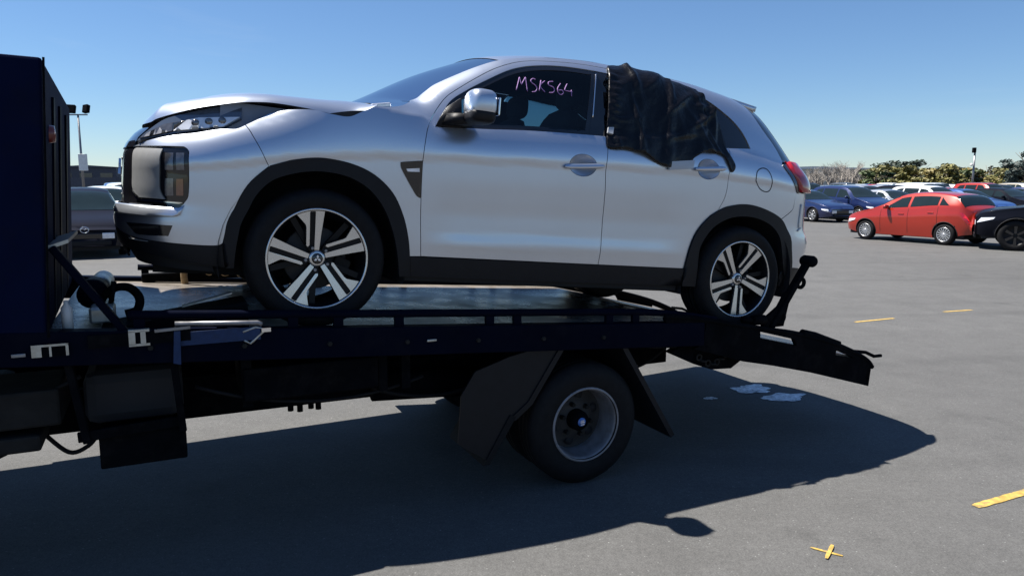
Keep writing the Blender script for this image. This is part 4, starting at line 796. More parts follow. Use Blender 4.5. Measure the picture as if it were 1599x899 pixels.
# truck wheels, duals at the back
def twheel(loc,rz,front=False):
    w=empty('wheel',loc,(0,0,rz),truck)
    tp=lambda o:[(.205,o+.0),(.222,o-.01),(.27,o-.018),(.315,o-.012),(.345,o+.012),(.357,o+.03),(.357,o+.055),(.348,o+.057),(.348,o+.066),(.357,o+.068),(.357,o+.10),(.348,o+.102),(.348,o+.111),(.357,o+.113),(.357,o+.14),(.345,o+.17),(.315,o+.195),(.27,o+.20),(.205,o+.18)]
    mk('tyre',*lathe(tp(0),64),'rubber',w,True)
    if not front: mk('inner_tyre',*lathe(tp(.25),48),'rubber',w,True)
    d=.03 if front else .115
    mk('rim',*lathe([(.206,-.012),(.214,-.014),(.219,-.006),(.216,.004),(.206,.0),(.198,.014),(.190,.045),(.190,.085),(.182,.10),(.182,.16)] ,64),'rim_grey',w,True)
    mk('rim_edge',*lathe([(.206,-.013),(.213,-.017),(.219,-.010)],72),'rim_grey',w,True)
    dd=mk('wheel_disc',*lathe([(0,d),(.09,d),(.11,d+.01),(.15,d+.035),(.183,d+.03)],48),'wheel_disc_grime',w,True)
    for k in range(6):
        a=2*math.pi*(k+.3)/6
        mk('hand_hole',*xf(lathe([(0,-.002),(.026,-.002),(.027,.004)],18),Matrix.Translation((.137*math.cos(a),d+.020,.137*math.sin(a)))),'shell_dark',w,True)
        a+=.5;mk('wheel_nut',*xf(lathe([(0,-.03),(.012,-.03),(.014,0),(.014,.01)],6),Matrix.Translation((.094*math.cos(a),d-.0,.094*math.sin(a)))),'frame_grime',w)
    hb=mk('hub',*lathe([(0,d-.075),(.045,d-.07),(.058,d-.05),(.062,d+.01)],32),'truck_black',w,True)
    bd=mk('hub_badge',*lathe([(0,d-.080),(.022,d-.079),(.026,d-.074)],24),'badge_blue',w,True)
    mk('badge_mark',*join(box((-.014,d-.0835,-.003),(.014,d-.08,.003)),box((-.011,d-.0835,.008),(.011,d-.08,.012)),box((-.012,d-.0835,-.016),(.012,d-.08,-.010))),'badge_white',bd)
    return w
twheel((1.485,-1.0,.355),0);twheel((1.485,1.0,.355),math.pi)
twheel((-2.6,-.93,.355),0,True);twheel((-2.6,.93,.355),math.pi,True)
# cab ahead of the locker (outside the photograph to the left)
cab=T_('cab',hexa([(-3.45,-.95,.55),(-2.40,-.95,.55),(-2.40,.95,.55),(-3.45,.95,.55)],[(-3.12,-.90,2.15),(-2.40,-.90,2.20),(-2.40,.90,2.20),(-3.12,.90,2.15)]),'truck_navy',bev=.08)
for s in (-1,1):
    T_('cab_window',hexa([(-3.22,s*.948,1.35),(-2.55,s*.948,1.35),(-2.55,s*.93,1.35),(-3.22,s*.93,1.35)],[(-3.07,s*.918,2.0),(-2.55,s*.918,2.0),(-2.55,s*.90,2.0),(-3.07,s*.90,2.0)]),'gloss_black',parent=cab)
    T_('cab_headlamp',box((-3.47,s*.7-.14,.72),(-3.42,s*.7+.14,.86)),'lens_clear',parent=cab,bev=.01)
T_('cab_windscreen',hexa([(-3.31,-.84,1.30),(-3.29,-.84,1.30),(-3.29,.84,1.30),(-3.31,.84,1.30)],[(-3.165,-.80,2.02),(-3.14,-.80,2.02),(-3.14,.80,2.02),(-3.165,.80,2.02)]),'gloss_black',parent=cab)
T_('cab_bumper',box((-3.52,-.95,.40),(-3.40,.95,.62)),'white_paint',bev=.03,parent=cab)
# ================================================================== ground and markings
def asphalt():
    m=bpy.data.materials.new('asphalt');m.use_nodes=True;nt=m.node_tree;b=nt.nodes['Principled BSDF'];N=nt.nodes.new;L=nt.links.new
    tc=N('ShaderNodeTexCoord')
    def noise(s,d=4,r=.55):
        n=N('ShaderNodeTexNoise');n.inputs['Scale'].default_value=s;n.inputs['Detail'].default_value=d;n.inputs['Roughness'].default_value=r;L(tc.outputs['Object'],n.inputs['Vector']);return n.outputs[0]
    def rng(o,a,b_,c,d):
        r=N('ShaderNodeMapRange');r.inputs[1].default_value=a;r.inputs[2].default_value=b_;r.inputs[3].default_value=c;r.inputs[4].default_value=d;L(o,r.inputs[0]);return r.outputs[0]
    def mul(a,b_):
        n=N('ShaderNodeMath');n.operation='MULTIPLY';L(a,n.inputs[0]);L(b_,n.inputs[1]);return n.outputs[0]
    v=mul(rng(noise(.25,3),.3,.7,.90,1.08),rng(noise(2.2,5,.65),.3,.7,.90,1.10))
    v=mul(v,rng(noise(110,2,.6),.3,.7,.72,1.28))
    v=mul(v,rng(noise(420,1),.35,.7,.80,1.35));v=mul(v,rng(noise(32,3,.7),.3,.7,.84,1.16));v=mul(v,rng(noise(6,4,.6),.3,.7,.94,1.06))
    # oil drips and tyre scuffs: sparse dark blots with their own shapes
    v=mul(v,rng(noise(.9,7,.62),.62,.72,1,.74))
    # pale chips of stone
    vo=N('ShaderNodeTexVoronoi');vo.inputs['Scale'].default_value=22;L(tc.outputs['Object'],vo.inputs['Vector'])
    v=mul(v,rng(vo.outputs['Distance'],.06,.11,2.1,1))
    wv=N('ShaderNodeTexWave');wv.wave_type='RINGS';wv.inputs['Scale'].default_value=.11;wv.inputs['Distortion'].default_value=6;wv.inputs['Detail'].default_value=4;L(tc.outputs['Object'],wv.inputs['Vector'])
    v=mul(v,rng(wv.outputs['Fac'],.96,1,1,.90))
    c=N('ShaderNodeMix');c.data_type='RGBA';c.blend_type='MULTIPLY';c.inputs[0].default_value=1;c.inputs[6].default_value=(.081,.0808,.0802,1);L(v,c.inputs[7]);L(c.outputs[2],b.inputs['Base Color'])
    b.inputs['Roughness'].default_value=.82;b.inputs['Specular IOR Level'].default_value=.35
    bp=N('ShaderNodeBump');bp.inputs['Strength'].default_value=.5;bp.inputs['Distance'].default_value=.006;L(noise(260,3,.7),bp.inputs['Height']);L(bp.outputs[0],b.inputs['Normal'])
    M['asphalt']=m
asphalt()
mk('ground',[(-1600,-1600,0),(1600,-1600,0),(1600,1600,0),(-1600,1600,0)],[(0,1,2,3)],'asphalt',kind='structure')
rnd=random.Random(11)
def stroke(name,a,b,w,m,label=None,z=.004,seed=0,parent=None):
    """worn paint stroke on the ground: ragged outline, broken into a few islands of paint"""
    r=random.Random(seed);a=Vector(a);b=Vector(b);d=b-a;L=d.length;t=d/L;n=Vector((-t.y,t.x));k=max(6,int(L/.035));lo=[];hi=[]
    for i in range(k+1):
        p=a+d*i/k;e=1 if 0<i<k else .75
        lo.append(p-n*w*.5*e*r.uniform(.88,1.06));hi.append(p+n*w*.5*e*r.uniform(.88,1.06))
    v=[(p.x,p.y,z) for p in lo]+[(p.x,p.y,z) for p in hi];f=[(i,i+1,k+2+i,k+1+i) for i in range(k)]
    return mk(name,v,f,m,parent,**({'kind':'structure'} if not parent else {}))
stroke('road_marking',(4.286,9.159),(4.91,9.426),.05,'road_yellow',seed=1)
stroke('road_marking',(5.82,9.907),(6.303,10.061),.05,'road_yellow',seed=2)
stroke('road_marking',(2.488,3.798),(3.6,4.33),.055,'road_yellow',seed=3)
xm=stroke('road_marking',(1.422,3.345),(1.541,3.262),.018,'road_yellow',seed=4)
stroke('cross_stroke',(1.535,3.362),(1.452,3.232),.018,'road_yellow',z=.008,seed=5,parent=xm)
# pale spill drying on the asphalt in the truck's shadow
def blot(c,rx,ry,ang,seed,n=40):
    r=random.Random(seed);ph=[r.uniform(0,6.28) for _ in range(6)];v=[(c[0],c[1],.004)]
    for i in range(n):
        a=2*math.pi*i/n;q=1+sum(.12/(k+1)**.5*math.sin((k+2)*a+ph[k]) for k in range(6))+r.uniform(-.1,.1)
        x,y=rx*q*math.cos(a),ry*q*math.sin(a);v.append((c[0]+x*math.cos(ang)-y*math.sin(ang),c[1]+x*math.sin(ang)+y*math.cos(ang),.004))
    return v,[(0,i+1,(i+1)%n+1) for i in range(n)]
mk('spill',*blot((2.02,6.10),.16,.13,.3,1),'spill_white',kind='structure')
mk('spill',*blot((2.20,5.86),.19,.10,.2,2),'spill_white',kind='structure')
mk('spill',*blot((1.60,5.83),.05,.04,.2,3),'spill_white',kind='structure')
# ================================================================== parked cars
def mkpaint(name,c,metal=.2,rough=.3): mat('paint_'+name,c,rough,metal,.10 if name in ('black','charcoal') else .85,.03,3,crough=.05,spec=.08 if name in ('black','charcoal') else .5);return 'paint_'+name
for n,c,me in (('red',(.34,.020,.008),.15),('navy',(.012,.022,.085),.3),('black',(.008,.009,.014),.1),('white',(.72,.73,.73),0),('silver',(.45,.47,.5),.7),('grey',(.10,.11,.12),.5),('blue',(.03,.08,.26),.3),('charcoal',(.012,.013,.02),.1),('teal',(.05,.16,.16),.3),('champagne',(.38,.34,.27),.5)): mkpaint(n,c,me)
for n in ('black','charcoal'): M['paint_'+n].node_tree.nodes['Principled BSDF'].inputs['IOR'].default_value=1.25
mat('car_glass',(.012,.02,.024),.04,0,0,.1,3,spec=.35)
M['car_glass'].node_tree.nodes['Principled BSDF'].inputs['IOR'].default_value=1.35
mat('hubcap',(.55,.55,.56),.35,.7,0,.1,30)
KIND=dict(
 hatch=dict(L=3.95,W=1.70,wb=2.49,fo=.78,rw=.30,zs=.20,zs2=.30,top=[(0,.64),(.10,.74),(.35,.84),(.85,.95),(1.02,1.00),(1.75,1.38),(2.1,1.455),(2.6,1.48),(3.2,1.44),(3.52,1.37),(3.78,1.08),(3.90,.98),(3.95,.62)],belt=[(0,.60),(.4,.74),(.9,.90),(1.2,.94),(2.2,1.0),(3.2,1.08),(3.6,1.08),(3.95,.58)],cab=(1.02,1.86,3.30,3.80),win=[(1.30,2.12),(2.20,3.02),(3.08,3.36)]),
 sedan=dict(L=4.55,W=1.74,wb=2.62,fo=.92,rw=.315,zs=.20,zs2=.28,top=[(0,.60),(.10,.70),(.4,.80),(1.1,.93),(1.28,.97),(2.05,1.36),(2.5,1.43),(2.9,1.42),(3.25,1.36),(3.85,1.04),(4.40,.99),(4.52,.90),(4.55,.62)],belt=[(0,.56),(.4,.70),(1.1,.86),(1.4,.90),(2.4,.94),(3.4,.97),(4.3,.93),(4.55,.58)],cab=(1.28,2.15,3.15,3.85),win=[(1.58,2.42),(2.50,3.24),(3.28,3.52)]),
 suvbox=dict(L=4.65,W=1.86,wb=2.70,fo=.88,rw=.39,zs=.32,zs2=.40,top=[(0,.86),(.08,.98),(.4,1.06),(1.15,1.15),(1.32,1.20),(1.95,1.66),(2.4,1.75),(3.2,1.76),(4.2,1.70),(4.45,1.5),(4.60,1.15),(4.65,.8)],belt=[(0,.80),(.4,.95),(1.15,1.08),(1.4,1.10),(2.4,1.12),(3.6,1.14),(4.5,1.12),(4.65,.75)],cab=(1.32,2.05,4.1,4.55),win=[(1.62,2.50),(2.58,3.40),(3.48,4.15)]),
 mpv=dict(L=4.40,W=1.76,wb=2.65,fo=.85,rw=.315,zs=.20,zs2=.28,top=[(0,.66),(.08,.76),(.3,.86),(.85,1.00),(1.0,1.05),(1.80,1.52),(2.2,1.60),(3.0,1.62),(3.8,1.56),(4.10,1.40),(4.32,1.02),(4.40,.65)],belt=[(0,.62),(.4,.80),(.9,.95),(1.2,.99),(2.2,1.02),(3.4,1.06),(4.2,1.04),(4.40,.6)],cab=(1.0,1.90,3.75,4.25),win=[(1.30,2.22),(2.30,3.15),(3.22,3.85)]),
 van=dict(L=4.70,W=1.80,wb=2.57,fo=.75,rw=.33,zs=.25,zs2=.30,top=[(0,.75),(.06,.90),(.3,1.08),(.5,1.15),(1.15,1.80),(1.5,1.93),(2.2,1.97),(4.2,1.97),(4.62,1.92),(4.68,1.3),(4.70,.8)],belt=[(0,.70),(.3,.98),(.6,1.05),(1.5,1.10),(3.2,1.12),(4.6,1.12),(4.70,.75)],cab=(.5,1.25,4.55,4.69),win=[(.85,1.75),(1.85,3.1),(3.2,4.4)]))
def carfn(K):
    L,W=K['L'],K['W'];zt=pchip(*zip(*[(p[0],p[1]) for p in K['top']]));zb0=pchip(*zip(*K['belt']))
    pw=pchip([0,.06,.2,.45,.8,L*.5,L-.7,L-.35,L-.1,L],[.74,.82,.91,.97,1,1,1,.965,.88,.80])
    zs=pchip([0,.2,.7,L-.7,L-.2,L],[K['zs2'],K['zs2']-.03,K['zs'],K['zs'],K['zs2'],K['zs2']+.03])
    def P(x,v):
        x=min(L,max(0,x));w=W/2*pw(x);T=zt(x);b=min(zb0(x),T-.03);s=zs(x);h=T-b
        wt=w*(.955-.27*smooth(.06,.5,h));ze=b+(h-.07 if h>.2 else h*.65)
        if v<=.45:
            t=v/.45;z=s+(b-s)*t
            return (x,-w*(.925+.075*math.sin(min(1,t*1.45)*math.pi/2)-.045*max(0,t-.62)**1.5/.234+.012*math.exp(-((t-.72)/.06)**2)),z)
        if v<=.8:
            t=(v-.45)/.35;y0=w*.955;return (x,-(y0+(wt-y0)*t**1.15),b+(ze-b)*t)
        a=(v-.8)/.2*math.pi/2;return (x,-wt*math.cos(a)**.8,ze+(T-ze)*math.sin(a))
    return P
def nrm(fn,a,b,e=.006):
    p=Vector(fn(a+e,b))-Vector(fn(a-e,b));q=Vector(fn(a,b+e))-Vector(fn(a,b-e));n=p.cross(q)
    return n.normalized() if n.length>1e-12 else Vector((0,0,1))
PROTO={}
def make_car(kind,paint,detail=True,wheel='hub'):
    K=KIND[kind];P=carfn(K);L,W=K['L'],K['W'];root=bpy.data.objects.new('parked_car',None);COL.objects.link(root)
    wx=[K['fo'],K['fo']+K['wb']];rw=K['rw'];ra=rw+.055
    nx,nv=72,30;vs=[.45*i/14 for i in range(14)]+[.45+.35*i/7 for i in range(8)]+[.8+.2*i/8 for i in range(1,9)];nv=len(vs)-1
    xs=[L*(i/nx) for i in range(nx+1)]
    def side(s):
        V=[Vector(P(x,v)) for x in xs for v in vs];F=[]
        if s>0: V=[Vector((p.x,-p.y,p.z)) for p in V]
        for i in range(nx):
            for j in range(nv):
                q=[i*(nv+1)+j,(i+1)*(nv+1)+j,(i+1)*(nv+1)+j+1,i*(nv+1)+j+1]
                if vs[j+1]<=.46:
                    ins=[k for k in q if min(math.hypot(V[k].x-c,V[k].z-rw) for c in wx)<ra]
                    if len(ins)>=3: continue
                    for k in ins:
                        c=min(wx,key=lambda c:math.hypot(V[k].x-c,V[k].z-rw));d=Vector((V[k].x-c,V[k].z-rw));d=d.normalized()*ra
                        V[k].x=c+d.x;V[k].z=rw+d.y
                F.append(tuple(q if s<0 else q[::-1]))
        return V,F
    a=side(-1);b=side(1);V,F=join(a,b);n1=len(a[0]);
    for i,flip in ((0,0),(nx,1)):
        r=[i*(nv+1)+j for j in range(nv+1)]+[n1+i*(nv+1)+j for j in range(nv-1,-1,-1)]
        F.append(tuple(r[::-1] if not flip else r))
    body=mk('body',V,F,paint,root,True)
    # crisp end caps
    mk('underbody',*join(box((.15,-W*.40,K['zs']-.02),(L-.2,W*.40,K['zs']+.12)),box((wx[0]+.42,-W*.46,K['zs']+.02),(wx[1]-.42,W*.46,K['zs']+.10)),box((.5,-W*.36,K['zs']+.1),(L-.5,W*.36,.75))),'shell_dark',root)
    SW=lambda x,s:P(x,.45+.35*s)
    def wpan(nm,poly,m,fn,off=.006,st=.12,both_sides=True,par=root):
        o=panel(nm,dense([[p,q] for p,q in zip(poly,poly[1:]+poly[:1])],.08),m,par,fn,lambda a,b:tuple(nrm(fn,a,b)),off,step=st,gap=0,rim=0)
        if both_sides:
            c=o.copy();COL.objects.link(c);c.parent=par;c.scale=(1,-1,1)
        return o
    # the normals of P in (x,v) point outward for the -y side
    for i,(x0,x1) in enumerate(K['win']):
        sl=.42 if i==0 else 0;e=.30 if i==len(K['win'])-1 else 0
        poly=[(x0+.02,.10),(x1,.10),(x1-e*.5,.84),(min(x0+sl*1.25,x1-.12),.84),(min(x0+sl*.55,x1-.2),.45)] if i==0 else [(x0,.10),(x1,.10),(x1-e*.9 if e else x1,.84 if not e else .80),(x0,.84)]
        wpan('side_window',poly,'car_glass',SW)
    c0,c1,c2,c3=K['cab']
    TW=lambda x,t:(lambda p:(p[0],p[1] if t<0 else -p[1],p[2]))(P(x,.8+.2*(1-abs(t))))
    wpan('windscreen',[(c0+.10,-.93),(c1-.12,-.93),(c1-.08,0),(c1-.12,.93),(c0+.10,.93),(c0+.06,0)],'car_glass',TW,.008,.12,False)
    wpan('rear_screen',[(c2+.16,-.93),(c3-.06,-.93),(c3-.06,.93),(c2+.16,.93)],'car_glass',TW,.008,.12,False)
    zs=K['zs'];LW=lambda x,z:P(x,.45*max(0,min(1,(z-P(x,0)[2])/(P(x,.45)[2]-P(x,0)[2]))))
    fz=P(.15,.45)[2];rz=P(L-.2,.45)[2]
    wpan('headlight',[(.03,fz-.16),(.38,fz-.06),(.42,fz-.01),(.12,fz-.03)],'lens_clear',LW,.008,.08)
    wpan('tail_lamp',[(L-.30,rz-.01),(L-.02,rz-.06),(L-.02,rz-.30),(L-.12,rz-.30)],'lens_red',LW,.008,.08)
    for s in (-1,1):
        h0=P(0,.45)[2]
        mk('headlight',*box((-.012,s*W*.27-.13,h0-.17),(.05,s*W*.27+.13,h0-.03)),'lens_clear',root,bev=.02)
        mk('tail_lamp',*box((L-.05,s*W*.30-.09,rz-.34),(L+.012,s*W*.30+.09,rz-.16)),'lens_red',root,bev=.02)
    mk('grille',*box((-.014,-W*.20,P(0,.45)[2]-.16),(.05,W*.20,P(0,.45)[2]-.04)),'gloss_black',root,bev=.015)
    mk('lower_grille',*box((-.016,-W*.30,.30),(.05,W*.30,.42)),'black_plastic',root,bev=.02)
    mk('number_plate',*box((L+.0,-.18,.66),(L+.014,.18,.77)),'white_paint',root)
    for s in (-1,1):
        xm_=K['win'][0][0]+.20;q=P(xm_,.47)
        mk('door_mirror',*grid(lambda a,b:(xm_+.06*sqp(math.cos(2*math.pi*b),.7)*abs(math.sin(math.pi*a))**.5,s*(-q[1]+.11+.10*-math.cos(math.pi*a)),q[2]+.05+.065*sqp(math.sin(2*math.pi*b),.7)*abs(math.sin(math.pi*a))**.5),10,14),paint,root,True)
    if detail:
        for x0,x1 in ((K['win'][0][1]+.04,)*2,(K['win'][0][0]-.02,)*2,(K['win'][1][1]+.03,)*2):
            for s in (1,-1): mk('door_seam',*tube([(lambda p:(p[0],s*p[1]*1.001,p[2]))(P(x0,.05+.40*i/10)) for i in range(11)],.005,5),'shell_dark',root,True)
        for k in (0,1):
            x=K['win'][k][1]-.16
            for s in (1,-1):
                p=P(x,.36);mk('door_handle',*box((x-.10,s*p[1]-.02,p[2]-.012),(x+.08,s*p[1]+.02,p[2]+.016)),paint,root,bev=.01)
        mk('rear_bumper_trim',*box((L-.06,-W*.36,.34),(L+.010,W*.36,.50)),'black_plastic',root,bev=.02)
    for c in wx:
        for s in (-1,1):
            w=empty('wheel',(c,s*(W/2-.012),rw),(0,0,0 if s<0 else math.pi),root)
            k=rw/.30
            mk('tyre',*lathe([(.19*k,.01),(.22*k,-.005),(.265*k,0),(.29*k,.02),(.30*k,.05),(.30*k,.15),(.28*k,.18),(.19*k,.18)],40),'rubber',w,True)
            if wheel=='black':
                mk('rim',*lathe([(0,.03),(.06*k,.03),(.15*k,.05),(.19*k,.02),(.195*k,.008)],36),'alloy_dark',w,True)
                for q in range(6): mk('spoke',*xf(prism([(-.018*k,.04*k),(.018*k,.04*k),(.028*k,.185*k),(-.028*k,.185*k)],.012,.04),Matrix.Rotation(2*math.pi*q/6,4,'Y')),'gloss_black',w)
            else:
                mk('rim',*lathe([(0,.035),(.06*k,.035),(.16*k,.05),(.19*k,.02),(.198*k,.006)],36),'alloy_dark',w,True)
                nsp=15 if wheel=='cover' else 7
                for q in range(nsp):
                    wd=.013 if nsp>10 else .022
                    mk('spoke',*xf(prism([(-wd*.55*k,.03*k),(wd*.55*k,.03*k),(wd*k,.19*k),(-wd*k,.19*k)],.008,.03),Matrix.Rotation(2*math.pi*q/nsp,4,'Y')),'hubcap',w)
                mk('rim_lip',*lathe([(.183*k,.008),(.188*k,.0),(.198*k,.0),(.20*k,.008)],36),'hubcap',w,True)
                mk('hub_cap',*lathe([(0,.0),(.03*k,.002),(.04*k,.012),(.04*k,.03)],20),'hubcap',w,True)
            a0=Vector((0,0,0))
            mk('arch_lip',*tube([(lambda p:(p[0],-s*p[1] if s>0 else p[1],p[2]))((c+(ra-.004)*math.cos(t),LW(c+ra*math.cos(t),rw+ra*math.sin(t))[1]*.998,rw+(ra-.004)*math.sin(t))) for t in [R(-4+188*i/20) for i in range(21)]],.012,5),'shell_dark',root,True)
    root['_p']=paint
    return root
def place(root,front,head,label,cat='car',group=None,name=None):
    h=Vector(head).normalized();root.location=(front[0],front[1],0);root.rotation_euler=(0,0,math.atan2(-h.y,-h.x))
    root['label']=label;root['category']=cat
    if group: root['group']=group
    if name: root.name=name
    if '_p' in root: del root['_p']
    return root
def far_copy(proto,paint,lite=False):
    def rec(o,par):
        if lite and o.name.split('.')[0] in ('spoke','hub_cap','door_seam','door_handle','rim_lip','lower_grille','rear_bumper_trim','handwriting','badge','number_plate','arch_lip'): return None
        c=o.copy();COL.objects.link(c)
        if par: c.parent=par
        if c.type=='MESH' and o.data.materials[0].name.startswith('paint_'):
            c.material_slots[0].link='OBJECT';c.material_slots[0].material=M[paint]
        for ch in list(o.children): rec(ch,c)
        return c
    return rec(proto,None)
# red hatchback: left side wheels at the traced contact points
fwp=Vector((10.95,22.99));rwp=Vector((12.056,20.875));hd=(fwp-rwp).normalized();lft=Vector((-hd.y,hd.x))
red=make_car('hatch','paint_red',wheel='cover')
mid=(fwp+rwp)/2-lft*.80;K=KIND['hatch'];place(red,mid+hd*(K['fo']+K['wb']/2),hd,'red hatchback with silver wheel covers parked behind the tow truck',name='parked_hatchback')
mk('handwriting',*join(*[tube([(lambda p:(p[0],-p[1]+.012,p[2]))(carfn(K)(2.45+.07*i+.03*a,.45+.35*b)) for a,b in q],.006,4) for i in range(6) for q in (((0,.72),(1,.60)),((1,.74),(0,.58)))]),'badge_white',red,label='lot number in white marker on the rear side window')
# dark off-roader cut by the right edge
su=make_car('suvbox','paint_black',wheel='black')
h2=Vector((-.86,.5)).normalized();l2=Vector((-h2.y,h2.x));K=KIND['suvbox'];fw2=Vector((12.87,19.05))
place(su,fw2-l2*.86+h2*K['fo'],h2,'black off-roader with large black wheels nosed up behind the red hatchback',name='parked_offroader')
# dark people carrier facing the camera at the left
mp_=make_car('mpv','paint_charcoal');h3=Vector((.50,-.866));c3_=Vector((-9.75,17.0))
place(mp_,c3_,h3,'dark charcoal car facing the camera between the headboard and the SUV nose',name='parked_car')
em=mk('badge',*join(tube([(-.024,.085*math.cos(2*math.pi*i/28),.665+.066*math.sin(2*math.pi*i/28)) for i in range(28)],.008,6,closed=True),tube([(-.024,-.07,.685),(-.024,-.025,.70),(-.024,0,.655),(-.024,.025,.70),(-.024,.07,.685)],.007,6)),'chrome',mp_,True)
# front row beside the red car
RA=[('sedan','paint_navy','dark blue sedan, nearest of the parked rows, just behind the SUV tail'),('mpv','paint_navy','navy people carrier parked next to the dark blue sedan'),('sedan','paint_silver','silver sedan parked behind the nose of the red hatchback'),('mpv','paint_white','white people carrier parked behind the red hatchback roof'),('sedan','paint_blue','blue sedan parked behind the rear window of the red hatchback'),('hatch','paint_black','black hatchback behind the black off-roader')]
e=Vector((.93,.36));hA=Vector((.36,-.93));PRO={}
for k,(kd,pt_,lb) in enumerate(RA):
    if kd not in PRO: r=make_car(kd,pt_);PRO[kd]=r
    else: r=far_copy(PRO[kd],pt_)
    place(r,Vector((14.55,32.9))+e*2.62*k,hA,lb,group='parked cars in the lot')
rnd=random.Random(23)
cols=['white','white','silver','white','black','grey','red','blue','silver','navy','champagne','white','charcoal','teal']
nm_={'mpv':'people carrier','sedan':'sedan','hatch':'hatchback','suvbox':'off-roader','van':'van'}
ordn=['first','second','third','fourth','fifth','sixth','seventh','eighth','ninth','tenth','eleventh','twelfth','thirteenth','fourteenth','fifteenth','sixteenth']
PRO['suvbox']=su;PRO['hatch']=PRO.get('hatch',red)
for row,dist in enumerate((9.5,17.5,28,41,58)):
    base=Vector((14.55,32.9))-hA*dist;k=0;i=-14;sgn=1 if row%2 else -1
    while i<40 and k<16:
        p=base+e*2.7*i+Vector((rnd.uniform(-.2,.2),rnd.uniform(-.4,.4)));i+=1
        px=799.5+1163*p.x/p.y
        if px<1060 or px>1640: continue
        kd=rnd.choice(['sedan','hatch','mpv','suvbox','mpv']);pt_=rnd.choice(cols)
        r=far_copy(PRO[kd],'paint_'+pt_,True);k+=1
        place(r,p,hA if rnd.random()<.7 else -hA,'%s %s, %s from the left in parked row %s behind the red hatchback'%(pt_,nm_[kd],ordn[k-1],('two','three','four','five','six')[row]),group='parked cars in the lot')
# cars behind the dark one at the left
for (kd,pt_,x,y,hd_,lb) in (('mpv','white',-14.3,26.5,(.5,-.87),'white people carrier behind the roof of the dark charcoal car'),('suvbox','blue',-19.8,38,(.5,-.87),'blue off-roader further back behind the dark charcoal car'),('suvbox','white',-17.2,34.5,(.6,-.8),'white off-roader beside the SUV grille behind the dark charcoal car'),('sedan','white',-23.5,41,(.9,-.3),'white sedan at the back under the lamp post')):
    place(far_copy(PRO[kd],'paint_'+pt_,True),(x,y),hd_,lb,group='parked cars in the lot')
# ================================================================== lamp posts, buildings
lp=empty('lamp_post',(-34.2,60,0),label='tall lamp post with twin floodlights standing behind the headboard',cat='lamp post')
mk('pole',*tube([(0,0,0),(0,0,7.1)],[.11,.07],10),'steel',lp,True)
mk('crossarm',*bar((-.75,0,7.05),(.75,0,7.05),.08,.10),'steel',lp)
for x,w in ((-.62,.85),(.68,.5)):
    fl=mk('floodlight',*xf(box((-w/2,-.16,-.32),(w/2,.16,.32)),Matrix.Translation((x,0,7.5))@Matrix.Rotation(R(-18),4,'X')@Matrix.Rotation(R(8 if x<0 else -20),4,'Z')),'truck_black',lp,bev=.04)
mk('sign_box',*box((-.15,-.2,2.7),(.55,-.12,4.0)),'white_paint',lp,bev=.02)
lq=empty('lamp_post',(55.1,90,0),label='slim lamp post with a camera bracket in front of the yellow-green trees',cat='lamp post')
mk('pole',*tube([(0,0,0),(0,0,5.4)],[.14,.09],10),'steel',lq,True)
mk('lamp_head',*box((-.28,-.2,5.3),(.05,.2,5.9)),'truck_black',lq,bev=.05)
mk('camera_dome',*xf(lathe([(0,-.16),(.13,-.10),(.17,0),(.13,.10),(0,.16)],16),Matrix.Translation((-.30,0,3.9))),'white_paint',lq,True)
mk('bracket',*bar((-.3,0,4.0),(0,0,4.0),.05,.05),'steel',lq)
mat('wall_dark',(.05,.055,.075),.7,var=.2);mat('roof_white',(.62,.63,.62),.6,var=.1);mat('wall_cream',(.5,.47,.40),.7,var=.1);mat('brick_red',(.28,.09,.06),.8,var=.2);mat('roof_pale',(.55,.52,.5),.6);mat('window_far',(.03,.04,.05),.1,spec=.8)
def house(loc,rz,L,D,h,rh,wm,rm,label,nwin):
    b=empty('building',loc,(0,0,rz),label=label,cat='building')
    mk('wall',*box((-L/2,0,0),(L/2,D,h)),wm,b)
    mk('roof',*prism([(-L/2-.3,h+.02),(L/2+.3,h+.02),(L/2+.3,h+.02+rh*.25),(0,h+.02+rh),(-L/2-.3,h+.02+rh*.25)],-.3,D+.3),rm,b)
    for i in range(nwin):
        x=-L/2+L*(i+.5)/nwin;w=mk('window',*box((x-L/nwin*.3,-.06,h*.35),(x+L/nwin*.3,-.02,h*.8)),'window_far',b)
    return b
house((-69,122,0),R(15),9,8,4.2,.4,'wall_dark','wall_dark','dark flat-roofed building behind the lamp post',3)
house((-62,140,0),R(8),26,14,3.3,.7,'wall_dark','roof_white','long low building with a white roof left of the SUV nose',8)
house((98,135,0),R(-20),12,9,2.6,1.5,'brick_red','roof_pale','small brick house with a pale roof at the right edge',3)
house((76,190,0),0,34,10,5.2,.7,'wall_cream','roof_white','long pale building seen through the bare trees',7)
fn_=empty('boundary_fence',(-58,104,0),(0,0,R(6)),label='dark boundary fence below the buildings at the left',cat='fence')
for i in range(16):
    mk('fence_panel',*box((-22+2.8*i,-.04,0),(-22+2.8*i+2.74,.04,2.5)),'wall_dark',fn_)
